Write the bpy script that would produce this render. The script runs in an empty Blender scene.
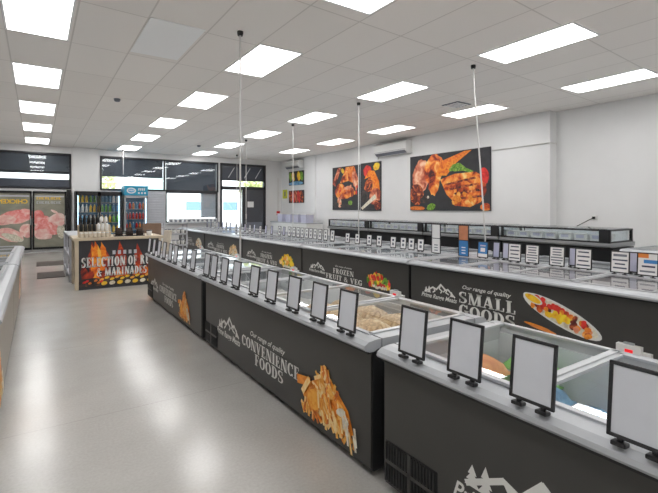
import bpy, math, random
from mathutils import Vector, Matrix
R = random.Random(7)
scn = bpy.context.scene
COL = scn.collection
PI = math.pi

# ------------------------------------------------------------------ materials
def lin(c):
    return tuple(((x/255)/12.92 if x/255 <= .04045 else ((x/255+.055)/1.055)**2.4) for x in c)

def mat(name, rgb, rough=.5, metal=0., noise=0., nscale=8., bump=0., bscale=60., coat=0., spec=.5):
    m = bpy.data.materials.new(name); m.use_nodes = True
    nt = m.node_tree; b = nt.nodes['Principled BSDF']
    c = lin(rgb)
    b.inputs['Base Color'].default_value = (*c, 1)
    b.inputs['Roughness'].default_value = rough
    b.inputs['Metallic'].default_value = metal
    b.inputs['Coat Weight'].default_value = coat
    b.inputs['Coat Roughness'].default_value = .08
    b.inputs['Specular IOR Level'].default_value = spec
    tc = nt.nodes.new('ShaderNodeTexCoord')
    if noise:
        n = nt.nodes.new('ShaderNodeTexNoise'); n.inputs['Scale'].default_value = nscale; n.inputs['Detail'].default_value = 4
        nt.links.new(tc.outputs['Object'], n.inputs['Vector'])
        r = nt.nodes.new('ShaderNodeValToRGB')
        r.color_ramp.elements[0].position = .3; r.color_ramp.elements[1].position = .7
        r.color_ramp.elements[0].color = (*[x*(1-noise) for x in c], 1)
        r.color_ramp.elements[1].color = (*[min(1, x*(1+noise)) for x in c], 1)
        nt.links.new(n.outputs['Fac'], r.inputs['Fac']); nt.links.new(r.outputs['Color'], b.inputs['Base Color'])
    if bump:
        n2 = nt.nodes.new('ShaderNodeTexNoise'); n2.inputs['Scale'].default_value = bscale
        nt.links.new(tc.outputs['Object'], n2.inputs['Vector'])
        bp = nt.nodes.new('ShaderNodeBump'); bp.inputs['Strength'].default_value = bump; bp.inputs['Distance'].default_value = .002
        nt.links.new(n2.outputs['Fac'], bp.inputs['Height']); nt.links.new(bp.outputs['Normal'], b.inputs['Normal'])
    return m

def food(name, stops, scale=12., rough=.5, dist=1.0):
    m = bpy.data.materials.new(name); m.use_nodes = True
    nt = m.node_tree; b = nt.nodes['Principled BSDF']; b.inputs['Roughness'].default_value = rough
    tc = nt.nodes.new('ShaderNodeTexCoord'); n = nt.nodes.new('ShaderNodeTexNoise')
    n.inputs['Scale'].default_value = scale; n.inputs['Detail'].default_value = 5; n.inputs['Distortion'].default_value = dist
    r = nt.nodes.new('ShaderNodeValToRGB'); e = r.color_ramp.elements
    e[0].position, e[1].position = stops[0][0], stops[-1][0]
    e[0].color = (*lin(stops[0][1]), 1); e[1].color = (*lin(stops[-1][1]), 1)
    for p, c in stops[1:-1]:
        k = e.new(p); k.color = (*lin(c), 1)
    nt.links.new(tc.outputs['Object'], n.inputs['Vector']); nt.links.new(n.outputs['Fac'], r.inputs['Fac'])
    nt.links.new(r.outputs['Color'], b.inputs['Base Color'])
    return m

def glass(name, tint=(1, 1, 1), ior=1.5, rough=.0):
    m = bpy.data.materials.new(name); m.use_nodes = True
    nt = m.node_tree; nt.nodes.clear()
    o = nt.nodes.new('ShaderNodeOutputMaterial'); mx = nt.nodes.new('ShaderNodeMixShader')
    t = nt.nodes.new('ShaderNodeBsdfTransparent'); g = nt.nodes.new('ShaderNodeBsdfGlossy'); lw = nt.nodes.new('ShaderNodeLayerWeight')
    t.inputs['Color'].default_value = (*tint, 1); g.inputs['Roughness'].default_value = rough; lw.inputs['Blend'].default_value = .5
    pw = nt.nodes.new('ShaderNodeMath'); pw.operation = 'POWER'; pw.inputs[1].default_value = 4.5; nt.links.new(lw.outputs['Facing'], pw.inputs[0])
    ma = nt.nodes.new('ShaderNodeMath'); ma.operation = 'MULTIPLY_ADD'; ma.inputs[1].default_value = .93; ma.inputs[2].default_value = .05; nt.links.new(pw.outputs[0], ma.inputs[0])
    nt.links.new(ma.outputs[0], mx.inputs[0]); nt.links.new(t.outputs[0], mx.inputs[1]); nt.links.new(g.outputs[0], mx.inputs[2])
    nt.links.new(mx.outputs[0], o.inputs[0])
    return m

def emit(name, rgb, s):
    m = bpy.data.materials.new(name); m.use_nodes = True
    nt = m.node_tree; b = nt.nodes['Principled BSDF']
    b.inputs['Base Color'].default_value = (*lin(rgb), 1)
    b.inputs['Emission Color'].default_value = (*lin(rgb), 1); b.inputs['Emission Strength'].default_value = s
    return m

M = {}
M['wall'] = mat('painted_wall', (230, 230, 230), .6, noise=.015, nscale=2, bump=.05)
M['panel'] = mat('charcoal_freezer_wrap', (62, 61, 59), .38, noise=.06, nscale=3, bump=.03, bscale=150)
M['shell'] = mat('dark_side_steel', (40, 40, 41), .45, noise=.05)
M['black'] = mat('black_plastic', (24, 24, 26), .4)
M['frameblack'] = mat('black_sign_frame', (38, 38, 41), .45)
M['rim'] = mat('grey_freezer_rim', (174, 177, 181), .3, noise=.03, nscale=5)
M['alu'] = mat('brushed_aluminium', (196, 198, 201), .3, metal=.35, noise=.03)
M['liner'] = mat('white_enamel_liner', (214, 217, 220), .35, noise=.02)
M['glass'] = glass('lid_glass', (.95, .97, .975))
M['pane'] = glass('window_glass', (.93, .96, .97), 1.45)
M['card'] = mat('blank_card', (214, 217, 224), .5, noise=.02, nscale=14)
M['paper'] = mat('white_paper', (236, 236, 235), .6, noise=.02)
M['ink'] = mat('dark_blue_ink', (66, 70, 92), .6)
M['inkgrey'] = mat('grey_ink', (120, 124, 134), .6)
M['blue'] = mat('bright_blue_print', (62, 132, 196), .5, noise=.05)
M['orange'] = mat('orange_print', (228, 138, 66), .5, noise=.08)
M['brownprint'] = mat('brown_food_print', (196, 128, 92), .5, noise=.15)
M['white'] = mat('white_vinyl_print', (226, 226, 222), .55)
M['whiteplastic'] = mat('white_plastic', (228, 228, 226), .35)
M['red'] = mat('red_plastic', (206, 40, 44), .4)
M['steel'] = mat('stainless_steel', (176, 178, 180), .28, metal=.8, noise=.03)
M['wood'] = mat('pale_laminate', (205, 190, 166), .45, noise=.08, nscale=5)
M['board'] = mat('brown_board', (132, 106, 88), .6, noise=.12, nscale=5)
M['blind'] = mat('charcoal_blind', (64, 70, 82), .35, noise=.05, coat=.25)
M['darkframe'] = mat('dark_window_frame', (44, 45, 50), .4)
M['doorgrey'] = mat('dark_grey_door', (78, 80, 86), .45, noise=.04)
M['shutter'] = mat('light_grey_shutter', (192, 193, 199), .5, noise=.03)
M['mat'] = mat('dark_floor_mat', (84, 76, 70), .7, noise=.12, nscale=30, bump=.2, bscale=200)
M['ceilpanel'] = mat('blank_ceiling_panel', (253, 254, 255), .5)
M['teal'] = mat('teal_fridge_header', (38, 150, 186), .4, noise=.15, nscale=4)
M['fridgeblue'] = mat('blue_fridge_inside', (70, 140, 190), .5, noise=.1)
M['pvc'] = mat('white_conduit', (216, 215, 212), .45)
M['yellow'] = mat('yellow_tag', (206, 206, 64), .5)
M['lemon'] = mat('yellow_print', (246, 200, 60), .5, noise=.1, nscale=20)
M['canvasdark'] = mat('dark_canvas', (52, 52, 56), .6, noise=.2, nscale=5)
M['herb'] = food('herb_print', [(.3, (60, 104, 30)), (.5, (112, 160, 44)), (.7, (168, 200, 90))], 18)
M['meat'] = food('grilled_meat_print', [(.30, (70, 22, 16)), (.40, (180, 62, 26)), (.48, (232, 112, 40)), (.58, (252, 162, 66)), (.70, (255, 220, 140))], 4.5, dist=.8)
M['meat2'] = food('glazed_rib_print', [(.3, (84, 30, 26)), (.42, (190, 88, 62)), (.55, (232, 150, 112)), (.68, (250, 206, 170))], 4.5, dist=.8)
M['meat3'] = food('charred_meat_print', [(.3, (30, 18, 18)), (.5, (130, 50, 36)), (.62, (220, 110, 50)), (.75, (244, 180, 120))], 5, dist=2.)
M['rawpink'] = food('raw_chicken_print', [(.3, (232, 160, 154)), (.5, (246, 196, 186)), (.7, (252, 230, 220))], 5, dist=1.2)
M['rawred'] = food('raw_meat_print', [(.3, (232, 120, 116)), (.5, (246, 158, 152)), (.7, (252, 212, 204))], 5, dist=1.2)
M['olive'] = food('olive_poster_ground', [(.3, (128, 128, 114)), (.7, (166, 163, 146))], 2)
M['chip1'] = food('golden_fry_print', [(.3, (236, 148, 40)), (.6, (255, 194, 92))], 16)
M['chip2'] = food('pale_fry_print', [(.3, (248, 186, 92)), (.6, (255, 226, 164))], 16)
M['chip3'] = food('crumbed_print', [(.3, (214, 110, 26)), (.6, (248, 158, 52))], 22)
M['chip4'] = food('dark_fry_print', [(.3, (186, 88, 28)), (.6, (228, 126, 46))], 22)
M['nugget'] = food('nugget_print', [(.3, (244, 150, 30)), (.6, (255, 184, 70))], 20)
M['ring'] = food('onion_print', [(.3, (196, 184, 160)), (.6, (238, 232, 214))], 18)
M['tomato'] = food('tomato_print', [(.3, (186, 26, 28)), (.6, (232, 60, 50))], 10)
M['pepper'] = food('yellow_veg_print', [(.3, (232, 150, 20)), (.6, (252, 222, 50))], 10)
M['flame1'] = food('red_flame_print', [(.3, (74, 30, 30)), (.55, (172, 54, 30)), (.7, (226, 92, 36))], 5, dist=2)
M['flame2'] = food('orange_flame_print', [(.3, (206, 74, 22)), (.5, (246, 130, 24)), (.7, (255, 176, 50))], 5, dist=2)
M['flame3'] = food('yellow_flame_print', [(.3, (250, 160, 30)), (.7, (255, 214, 92))], 5, dist=2)
M['coal'] = food('charcoal_print', [(.3, (34, 30, 32)), (.6, (70, 60, 58)), (.8, (120, 80, 60))], 9, dist=1)
M['bagtan'] = food('tan_food_bag', [(.32, (168, 126, 78)), (.5, (226, 190, 136)), (.68, (246, 230, 200))], 16, .4, 1.5)
M['baggreen'] = food('green_food_bag', [(.3, (72, 158, 50)), (.6, (130, 206, 92)), (.8, (210, 232, 190))], 9, .35)
M['bagblue'] = food('blue_food_bag', [(.3, (58, 120, 170)), (.6, (130, 186, 220)), (.8, (220, 232, 240))], 9, .35)
M['bagorange'] = food('orange_food_bag', [(.3, (206, 110, 44)), (.6, (234, 160, 92)), (.8, (240, 222, 200))], 9, .35)
M['bagwhite'] = food('white_food_bag', [(.3, (202, 200, 196)), (.7, (240, 238, 234))], 9, .35)
M['light'] = emit('light_diffuser', (255, 254, 253), 9.3)
M['fridgelight'] = emit('fridge_strip_light', (210, 235, 255), 3.0)
M['reddisplay'] = emit('red_digit_display', (230, 30, 40), .6)
M['asphalt'] = mat('street_concrete', (190, 190, 190), .9, noise=.06)
M['housewhite'] = mat('white_building_wall', (236, 236, 234), .8, noise=.03)
M['housewin'] = mat('blue_window_glass', (110, 140, 176), .2)
M['housegreen'] = mat('pale_green_pillar', (170, 206, 196), .6)
M['leaf'] = food('tree_leaf', [(.3, (140, 150, 92)), (.6, (206, 208, 140))], 3, .7)
M['bark'] = mat('tree_bark', (104, 88, 70), .9, noise=.2)
M['jarlabel'] = mat('jar_label', (206, 194, 176), .5, noise=.1, nscale=30)
M['darkjar'] = mat('dark_brown_jar', (60, 40, 32), .3, noise=.2, nscale=30)
M['packet'] = food('spice_packet', [(.35, (120, 62, 40)), (.55, (190, 130, 96)), (.75, (230, 214, 200))], 20)
M['beigepanel'] = mat('beige_freezer_front', (150, 142, 130), .35, noise=.05)
M['lilac'] = mat('pale_lilac_card', (198, 198, 218), .5, noise=.03)

def floor_material():
    m = bpy.data.materials.new('polished_vinyl_floor'); m.use_nodes = True
    nt = m.node_tree; b = nt.nodes['Principled BSDF']
    tc = nt.nodes.new('ShaderNodeTexCoord')
    n = nt.nodes.new('ShaderNodeTexNoise'); n.inputs['Scale'].default_value = 2.2; n.inputs['Detail'].default_value = 6
    n2 = nt.nodes.new('ShaderNodeTexNoise'); n2.inputs['Scale'].default_value = 60; n2.inputs['Detail'].default_value = 3
    nt.links.new(tc.outputs['Object'], n.inputs['Vector']); nt.links.new(tc.outputs['Object'], n2.inputs['Vector'])
    ad = nt.nodes.new('ShaderNodeMath'); ad.operation = 'ADD'
    nt.links.new(n.outputs['Fac'], ad.inputs[0]); nt.links.new(n2.outputs['Fac'], ad.inputs[1])
    r = nt.nodes.new('ShaderNodeValToRGB')
    r.color_ramp.elements[0].position = .35; r.color_ramp.elements[1].position = .7
    hf = nt.nodes.new('ShaderNodeMath'); hf.operation = 'MULTIPLY'; hf.inputs[1].default_value = .5
    nt.links.new(ad.outputs[0], hf.inputs[0]); nt.links.new(hf.outputs[0], r.inputs['Fac'])
    r.color_ramp.elements[0].color = (*lin((178, 175, 170)), 1); r.color_ramp.elements[1].color = (*lin((193, 191, 187)), 1)
    # welded sheet joints
    sp = nt.nodes.new('ShaderNodeSeparateXYZ'); nt.links.new(tc.outputs['Object'], sp.inputs[0])
    def line(sock, period, off, w):
        a = nt.nodes.new('ShaderNodeMath'); a.operation = 'ADD'; a.inputs[1].default_value = off; nt.links.new(sock, a.inputs[0])
        md = nt.nodes.new('ShaderNodeMath'); md.operation = 'FLOORED_MODULO'; md.inputs[1].default_value = period; nt.links.new(a.outputs[0], md.inputs[0])
        lt = nt.nodes.new('ShaderNodeMath'); lt.operation = 'LESS_THAN'; lt.inputs[1].default_value = w; nt.links.new(md.outputs[0], lt.inputs[0])
        return lt.outputs[0]
    l1 = line(sp.outputs['Y'], 1.83, .25, .007); l2 = line(sp.outputs['X'], 8, .3, .006)
    mxm = nt.nodes.new('ShaderNodeMath'); mxm.operation = 'MAXIMUM'; nt.links.new(l1, mxm.inputs[0]); nt.links.new(l2, mxm.inputs[1])
    mul = nt.nodes.new('ShaderNodeMath'); mul.operation = 'MULTIPLY'; mul.inputs[1].default_value = .3; nt.links.new(mxm.outputs[0], mul.inputs[0])
    mx = nt.nodes.new('ShaderNodeMixRGB'); nt.links.new(mul.outputs[0], mx.inputs[0]); nt.links.new(r.outputs['Color'], mx.inputs[1])
    mx.inputs[2].default_value = (*lin((118, 113, 106)), 1)
    nt.links.new(mx.outputs[0], b.inputs['Base Color'])
    b.inputs['Roughness'].default_value = .19
    return m

def ceiling_material():
    m = bpy.data.materials.new('suspended_ceiling_tiles'); m.use_nodes = True
    nt = m.node_tree; b = nt.nodes['Principled BSDF']; b.inputs['Roughness'].default_value = .8
    tc = nt.nodes.new('ShaderNodeTexCoord'); sp = nt.nodes.new('ShaderNodeSeparateXYZ'); nt.links.new(tc.outputs['Object'], sp.inputs[0])
    def mth(op, a, bb=None):
        n = nt.nodes.new('ShaderNodeMath'); n.operation = op
        for i, v in enumerate((a, bb)):
            if v is None: continue
            if isinstance(v, (int, float)): n.inputs[i].default_value = v
            else: nt.links.new(v, n.inputs[i])
        return n.outputs[0]
    ax = mth('FLOORED_MODULO', mth('ADD', sp.outputs['X'], .3 + .0085), .65)
    yy = mth('SUBTRACT', sp.outputs['Y'], mth('MULTIPLY', sp.outputs['X'], .055))
    ay = mth('FLOORED_MODULO', mth('ADD', yy, -4.93 + 13 + .0085), 1.3)
    ln = mth('MAXIMUM', mth('LESS_THAN', ax, .017), mth('LESS_THAN', ay, .017))
    ix = mth('FLOOR', mth('DIVIDE', mth('ADD', sp.outputs['X'], .3), .65)); iy = mth('FLOOR', mth('DIVIDE', mth('ADD', yy, -4.93), 1.3))
    cb = nt.nodes.new('ShaderNodeCombineXYZ'); nt.links.new(ix, cb.inputs[0]); nt.links.new(iy, cb.inputs[1])
    wn = nt.nodes.new('ShaderNodeTexWhiteNoise'); nt.links.new(cb.outputs[0], wn.inputs['Vector'])
    r = nt.nodes.new('ShaderNodeValToRGB'); r.color_ramp.elements[0].color = (*lin((242, 238, 234)), 1); r.color_ramp.elements[1].color = (*lin((248, 244, 240)), 1)
    nt.links.new(wn.outputs['Value'], r.inputs['Fac'])
    mx = nt.nodes.new('ShaderNodeMixRGB'); nt.links.new(mth('MULTIPLY', ln, .4), mx.inputs[0]); nt.links.new(r.outputs['Color'], mx.inputs[1])
    mx.inputs[2].default_value = (*lin((176, 170, 164)), 1)
    nt.links.new(mx.outputs[0], b.inputs['Base Color'])
    return m
M['floor'] = floor_material(); M['ceiling'] = ceiling_material()

# ------------------------------------------------------------------ mesh builder
class MB:
    def __init__(s): s.v = []; s.f = []; s.mi = []; s.ms = []
    def mx(s, m):
        m = M[m] if isinstance(m, str) else m
        if m not in s.ms: s.ms.append(m)
        return s.ms.index(m)
    def add(s, vs, fs, m):
        o = len(s.v); s.v += [tuple(p) for p in vs]; i = s.mx(m)
        for f in fs: s.f.append(tuple(o+k for k in f)); s.mi.append(i)
        return s
    def box(s, x0, x1, y0, y1, z0, z1, m):
        v = [(x, y, z) for z in (z0, z1) for y in (y0, y1) for x in (x0, x1)]
        return s.add(v, [(0, 2, 3, 1), (4, 5, 7, 6), (0, 1, 5, 4), (2, 6, 7, 3), (0, 4, 6, 2), (1, 3, 7, 5)], m)
    def prism(s, prof, a, b, axis, m):
        # prof: 2-D loop; axis 'x': (y,z), 'y': (x,z), 'z': (x,y)
        def p3(p, t): return {'x': (t, p[0], p[1]), 'y': (p[0], t, p[1]), 'z': (p[0], p[1], t)}[axis]
        n = len(prof); v = [p3(p, a) for p in prof]+[p3(p, b) for p in prof]
        f = [tuple(range(n-1, -1, -1)), tuple(range(n, 2*n))]+[(i, (i+1) % n, n+(i+1) % n, n+i) for i in range(n)]
        return s.add(v, f, m)
    def tube(s, path, r, m, n=8):
        path = [Vector(p) for p in path]; vs = []; fs = []
        for i, p in enumerate(path):
            d = (path[min(i+1, len(path)-1)]-path[max(i-1, 0)]).normalized()
            u = d.cross(Vector((0, 0, 1)) if abs(d.z) < .9 else Vector((1, 0, 0))).normalized(); w = d.cross(u)
            for k in range(n):
                a = 2*PI*k/n; vs.append(p+u*r*math.cos(a)+w*r*math.sin(a))
        for i in range(len(path)-1):
            for k in range(n): fs.append((i*n+k, i*n+(k+1) % n, (i+1)*n+(k+1) % n, (i+1)*n+k))
        fs.append(tuple(range(n))[::-1]); fs.append(tuple(range((len(path)-1)*n, len(path)*n)))
        return s.add(vs, fs, m)
    def lathe(s, prof, c, m, n=14):
        vs = []; fs = []
        for r, z in prof:
            for k in range(n):
                a = 2*PI*k/n; vs.append((c[0]+r*math.cos(a), c[1]+r*math.sin(a), c[2]+z))
        for i in range(len(prof)-1):
            for k in range(n): fs.append((i*n+k, i*n+(k+1) % n, (i+1)*n+(k+1) % n, (i+1)*n+k))
        fs.append(tuple(range(n))[::-1]); fs.append(tuple(range((len(prof)-1)*n, len(prof)*n)))
        return s.add(vs, fs, m)
    def poly(s, pts, m): return s.add(pts, [tuple(range(len(pts)))], m)
    def build(s, name, parent=None, loc=None, bevel=0, smooth=False, seg=2):
        me = bpy.data.meshes.new(name); me.from_pydata(s.v, [], s.f); me.update()
        for m in s.ms: me.materials.append(m)
        for p, i in zip(me.polygons, s.mi): p.material_index = i; p.use_smooth = smooth
        o = bpy.data.objects.new(name, me); COL.objects.link(o)
        if parent: o.parent = parent
        if loc: o.location = loc
        if bevel:
            b = o.modifiers.new('bevel', 'BEVEL'); b.width = bevel; b.segments = seg; b.limit_method = 'ANGLE'
        return o

def tag(o, label, cat, group=None):
    o['label'] = label; o['category'] = cat
    if group: o['group'] = group
    return o
def thing(name, label, cat, loc=(0, 0, 0), rz=0, group=None):
    o = bpy.data.objects.new(name, None); COL.objects.link(o); o.empty_display_size = .1
    o.location = loc; o.rotation_euler = (0, 0, rz); return tag(o, label, cat, group)
def struct(o): o['kind'] = 'structure'; return o
def dup(src, loc, label, group=None, rot=None, cat=None):
    def cp(o, par):
        c = o.copy(); COL.objects.link(c)
        if par: c.parent = par
        for ch in list(o.children): cp(ch, c)
        return c
    r = cp(src, None); r.location = loc; r['label'] = label
    if group: r['group'] = group
    if cat: r['category'] = cat
    if rot: r.rotation_euler = rot
    return r
ORD = ['first', 'second', 'third', 'fourth', 'fifth', 'sixth', 'seventh', 'eighth', 'ninth', 'tenth', 'eleventh', 'twelfth', 'thirteenth',
       'fourteenth', 'fifteenth', 'sixteenth', 'seventeenth', 'eighteenth', 'nineteenth', 'twentieth']

# ------------------------------------------------------------------ flat art in (u, v)
def text_mesh(body, size, shear=0., bold=0.):
    cu = bpy.data.curves.new('t', 'FONT'); cu.body = body; cu.size = size; cu.shear = shear; cu.offset = bold; cu.resolution_u = 3
    o = bpy.data.objects.new('t', cu); COL.objects.link(o)
    dg = bpy.context.evaluated_depsgraph_get(); me = bpy.data.meshes.new_from_object(o.evaluated_get(dg))
    vs = [(v.co.x, v.co.y) for v in me.vertices]; fs = [tuple(p.vertices) for p in me.polygons]
    bpy.data.objects.remove(o); bpy.data.curves.remove(cu); bpy.data.meshes.remove(me)
    return vs, fs
def fit(vs, u0, u1, v0, v1):
    xs = [p[0] for p in vs]; ys = [p[1] for p in vs]; a, b, c, d = min(xs), max(xs), min(ys), max(ys)
    return [(u0+(x-a)/(b-a)*(u1-u0), v0+(y-c)/(d-c)*(v1-v0)) for x, y in vs]

TK, TN, SF, EV = .21, .085, .08, .07
def rect(a, b, c, d): return [(a, c), (b, c), (b, d), (a, d)]
def arc(cx, cy, rx, ry, a0, a1, tx, ty, n=14):
    out = []
    for i in range(n):
        p = math.radians(a0+(a1-a0)*i/n); q = math.radians(a0+(a1-a0)*(i+1)/n)
        out.append([(cx+(rx-tx)*math.cos(p), cy+(ry-ty)*math.sin(p)), (cx+rx*math.cos(p), cy+ry*math.sin(p)),
                    (cx+rx*math.cos(q), cy+ry*math.sin(q)), (cx+(rx-tx)*math.cos(q), cy+(ry-ty)*math.sin(q))])
    return out
def stem(x, t=TK, lo=0, hi=1): return [rect(x, x+t, lo, hi)]+([rect(x-EV, x+t+EV, 0, SF)] if lo == 0 else [])+([rect(x-EV, x+t+EV, 1-SF, 1)] if hi == 1 else [])
def diag(x0, y0, x1, y1, t): return [[(x0, y0), (x0+t, y0), (x1+t, y1), (x1, y1)]]
def glyph(c):
    e = EV
    if c == 'I': return stem(e), TK+2*e
    if c == 'C': return arc(.33, .5, .33, .5, 42, 318, TK, TN)+[rect(.53, .62, .64, .98), rect(.53, .6, .04, .24)], .64
    if c == 'G': return arc(.33, .5, .33, .5, 42, 318, TK, TN)+[rect(.53, .62, .66, .98), rect(.46, .64, .04, .46), rect(.38, .7, .40, .48)], .7
    if c == 'O': return arc(.36, .5, .36, .5, 0, 360, TK, TN, 24), .72
    if c == 'D': return stem(e)+arc(.26, .5, .42, .5, -90, 90, TK, TN), .68
    if c == 'N': return stem(e, TN)+stem(.6, TN)+diag(.6-.14, 0, e, 1, TK), .75
    if c == 'V': return diag(.25, 0, .02, 1, TK)+diag(.30, 0, .56, 1, TN)+[rect(-.04, .3, 1-SF, 1), rect(.46, .74, 1-SF, 1)], .7
    if c == 'A': return diag(.03, 0, .27, 1, TN)+diag(.45, 0, .24, 1, TK)+[rect(.13, .5, .27, .35), rect(-.05, .2, 0, SF), rect(.37, .74, 0, SF)], .72
    if c == 'M': return stem(e, TN)+diag(.34, 0, e, 1, TK-.03)+diag(.4, 0, .66, 1, TN)+stem(.66, TK), .96
    if c == 'E': return stem(e)+[rect(e, .56, 0, TN), rect(e, .54, 1-TN, 1), rect(e, .44, .46, .54), rect(.49, .56, 0, .28), rect(.47, .54, .74, 1), rect(.37, .44, .36, .64)], .6
    if c == 'F': return stem(e)+[rect(e, .54, 1-TN, 1), rect(e, .44, .46, .54), rect(.47, .54, .72, 1), rect(.37, .44, .36, .64)], .57
    if c == 'L': return stem(e)+[rect(e, .56, 0, TN), rect(.48, .56, 0, .32)], .6
    if c == 'T': return stem(.2, TK, 0, .99)+[rect(0, .6, 1-TN, 1), rect(0, .07, .7, 1), rect(.53, .6, .7, 1)], .62
    if c == 'Z': return [rect(0, .56, 1-TN, 1), rect(0, .56, 0, TN), rect(0, .07, .74, 1), rect(.49, .56, 0, .26)]+diag(0, 0, .35, 1, TK), .6
    if c == 'U': return [rect(e, e+TK, .32, 1), rect(.54, .54+TN, .32, 1), rect(0, e+TK+e, 1-SF, 1), rect(.46, .72, 1-SF, 1)]+arc(.345, .32, .28, .32, 180, 360, TK*.7, TN), .72
    if c == 'R': return stem(e)+arc(.26, .74, .33, .26, -90, 90, TK-.02, TN)+diag(.45, 0, .25, .5, TK)+[rect(.42, .74, 0, SF)], .74
    if c == 'B': return stem(e)+arc(.26, .75, .3, .25, -90, 90, TK-.03, TN)+arc(.26, .26, .36, .27, -90, 90, TK-.02, TN), .64
    if c == 'S': return arc(.3, .73, .28, .27, 50, 270, TK*.85, TN)+arc(.3, .27, .3, .27, -130, 90, TK*.85, TN)+diag(.12, .58, .12, .6, .05)+[[(.1, .72), (.16, .52), (.48, .28), (.5, .45)], rect(.46, .53, .68, .98), rect(.05, .12, .02, .32)], .62
    if c == '&': return arc(.3, .76, .2, .24, 0, 360, .1, .08, 14)+arc(.3, .28, .3, .28, 60, 330, .15, .08, 14)+diag(.56, 0, .14, .72, .17)+[rect(.45, .72, .42, .5)], .76
    return [], .3
def slab(body):
    x = 0; out = []
    for c in body:
        ps, w = glyph(c)
        out += [[(px+x, py) for px, py in p] for p in ps]; x += w+.07
    return out
def art_text(polys_or_vf, box):  # returns (vs, fs) fitted
    if isinstance(polys_or_vf, tuple): vs, fs = polys_or_vf
    else:
        vs = []; fs = []
        for p in polys_or_vf: fs.append(tuple(range(len(vs), len(vs)+len(p)))); vs += p
    return fit(vs, *box), fs

class Art:
    """flat print on a panel: fn(u, v, lift) -> 3-D point"""
    def __init__(s, fn): s.fn = fn; s.mb = MB(); s.k = 0
    def poly(s, pts, m, lift=None):
        if lift is None: s.k += 1; lift = .0012+s.k*.00006
        s.mb.add([s.fn(u, v, lift) for u, v in pts], [tuple(range(len(pts)))], m)
    def vf(s, vs, fs, m, lift=.0015): s.mb.add([s.fn(u, v, lift) for u, v in vs], fs, m)
    def ell(s, u, v, a, b, m, rot=0, n=18, wob=0):
        pts = []
        for i in range(n):
            t = 2*PI*i/n; q = 1+wob*R.uniform(-1, 1); x = a*q*math.cos(t); y = b*q*math.sin(t)
            pts.append((u+x*math.cos(rot)-y*math.sin(rot), v+x*math.sin(rot)+y*math.cos(rot)))
        s.poly(pts, m)
    def bar(s, u, v, L, w, rot, m):
        c, d = math.cos(rot), math.sin(rot)
        pts = [(-L/2, -w/2), (L/2, -w/2), (L/2, w/2), (-L/2, w/2)]
        s.poly([(u+x*c-y*d, v+x*d+y*c) for x, y in pts], m)
    def line(s, pts, w, m):
        for (a, b), (c, d) in zip(pts, pts[1:]):
            s.bar((a+c)/2, (b+d)/2, math.hypot(c-a, d-b)+w*.6, w, math.atan2(d-b, c-a), m)

TXT_LOGO = text_mesh('Prime Range Meats', 1, .35, .018)
TXT_OUR = text_mesh('Our range of quality', 1, .3, .014)
def logo(fn, parent, u0, u1, v0, v1):
    a = Art(fn); W = u1-u0; H = v1-v0
    def q(x, y): return (u0+x*W, v0+y*H)
    w = .035*W
    a.line([q(.1, .42), q(.34, .76), q(.44, .66), q(.56, 1.0), q(.70, .72), q(.76, .78), q(.94, .40)], w, 'white')
    a.line([q(.56, .96), q(.52, .74), q(.60, .62), q(.56, .5)], w*.8, 'white')
    a.line([q(.36, .72), q(.40, .56), q(.34, .46)], w*.8, 'white')
    a.line([q(.74, .74), q(.70, .58), q(.78, .5)], w*.8, 'white')
    a.line([q(.62, .9), q(.68, .7), q(.64, .6)], w*.8, 'white')
    for x, h in ((.14, .34), (.23, .42), (.86, .3)):
        for j in range(3):
            y = .40+h*j*.28; b = .055*(1-j*.22)
            a.poly([q(x-b, y), q(x+b, y), q(x, y+h*.45)], 'white')
    vs, fs = art_text(TXT_LOGO, (u0, u1, v0, v0+.36*H)); a.vf(vs, fs, 'white')
    a.mb.build('logo_print', parent)
def lettering(fn, parent, our, lines):
    a = Art(fn)
    if our:
        vs, fs = art_text(TXT_OUR, our); a.vf(vs, fs, 'white')
    for body, bx in lines:
        vs, fs = art_text(slab(body), bx); a.vf(vs, fs, 'white')
    a.mb.build('lettering', parent)
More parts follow.
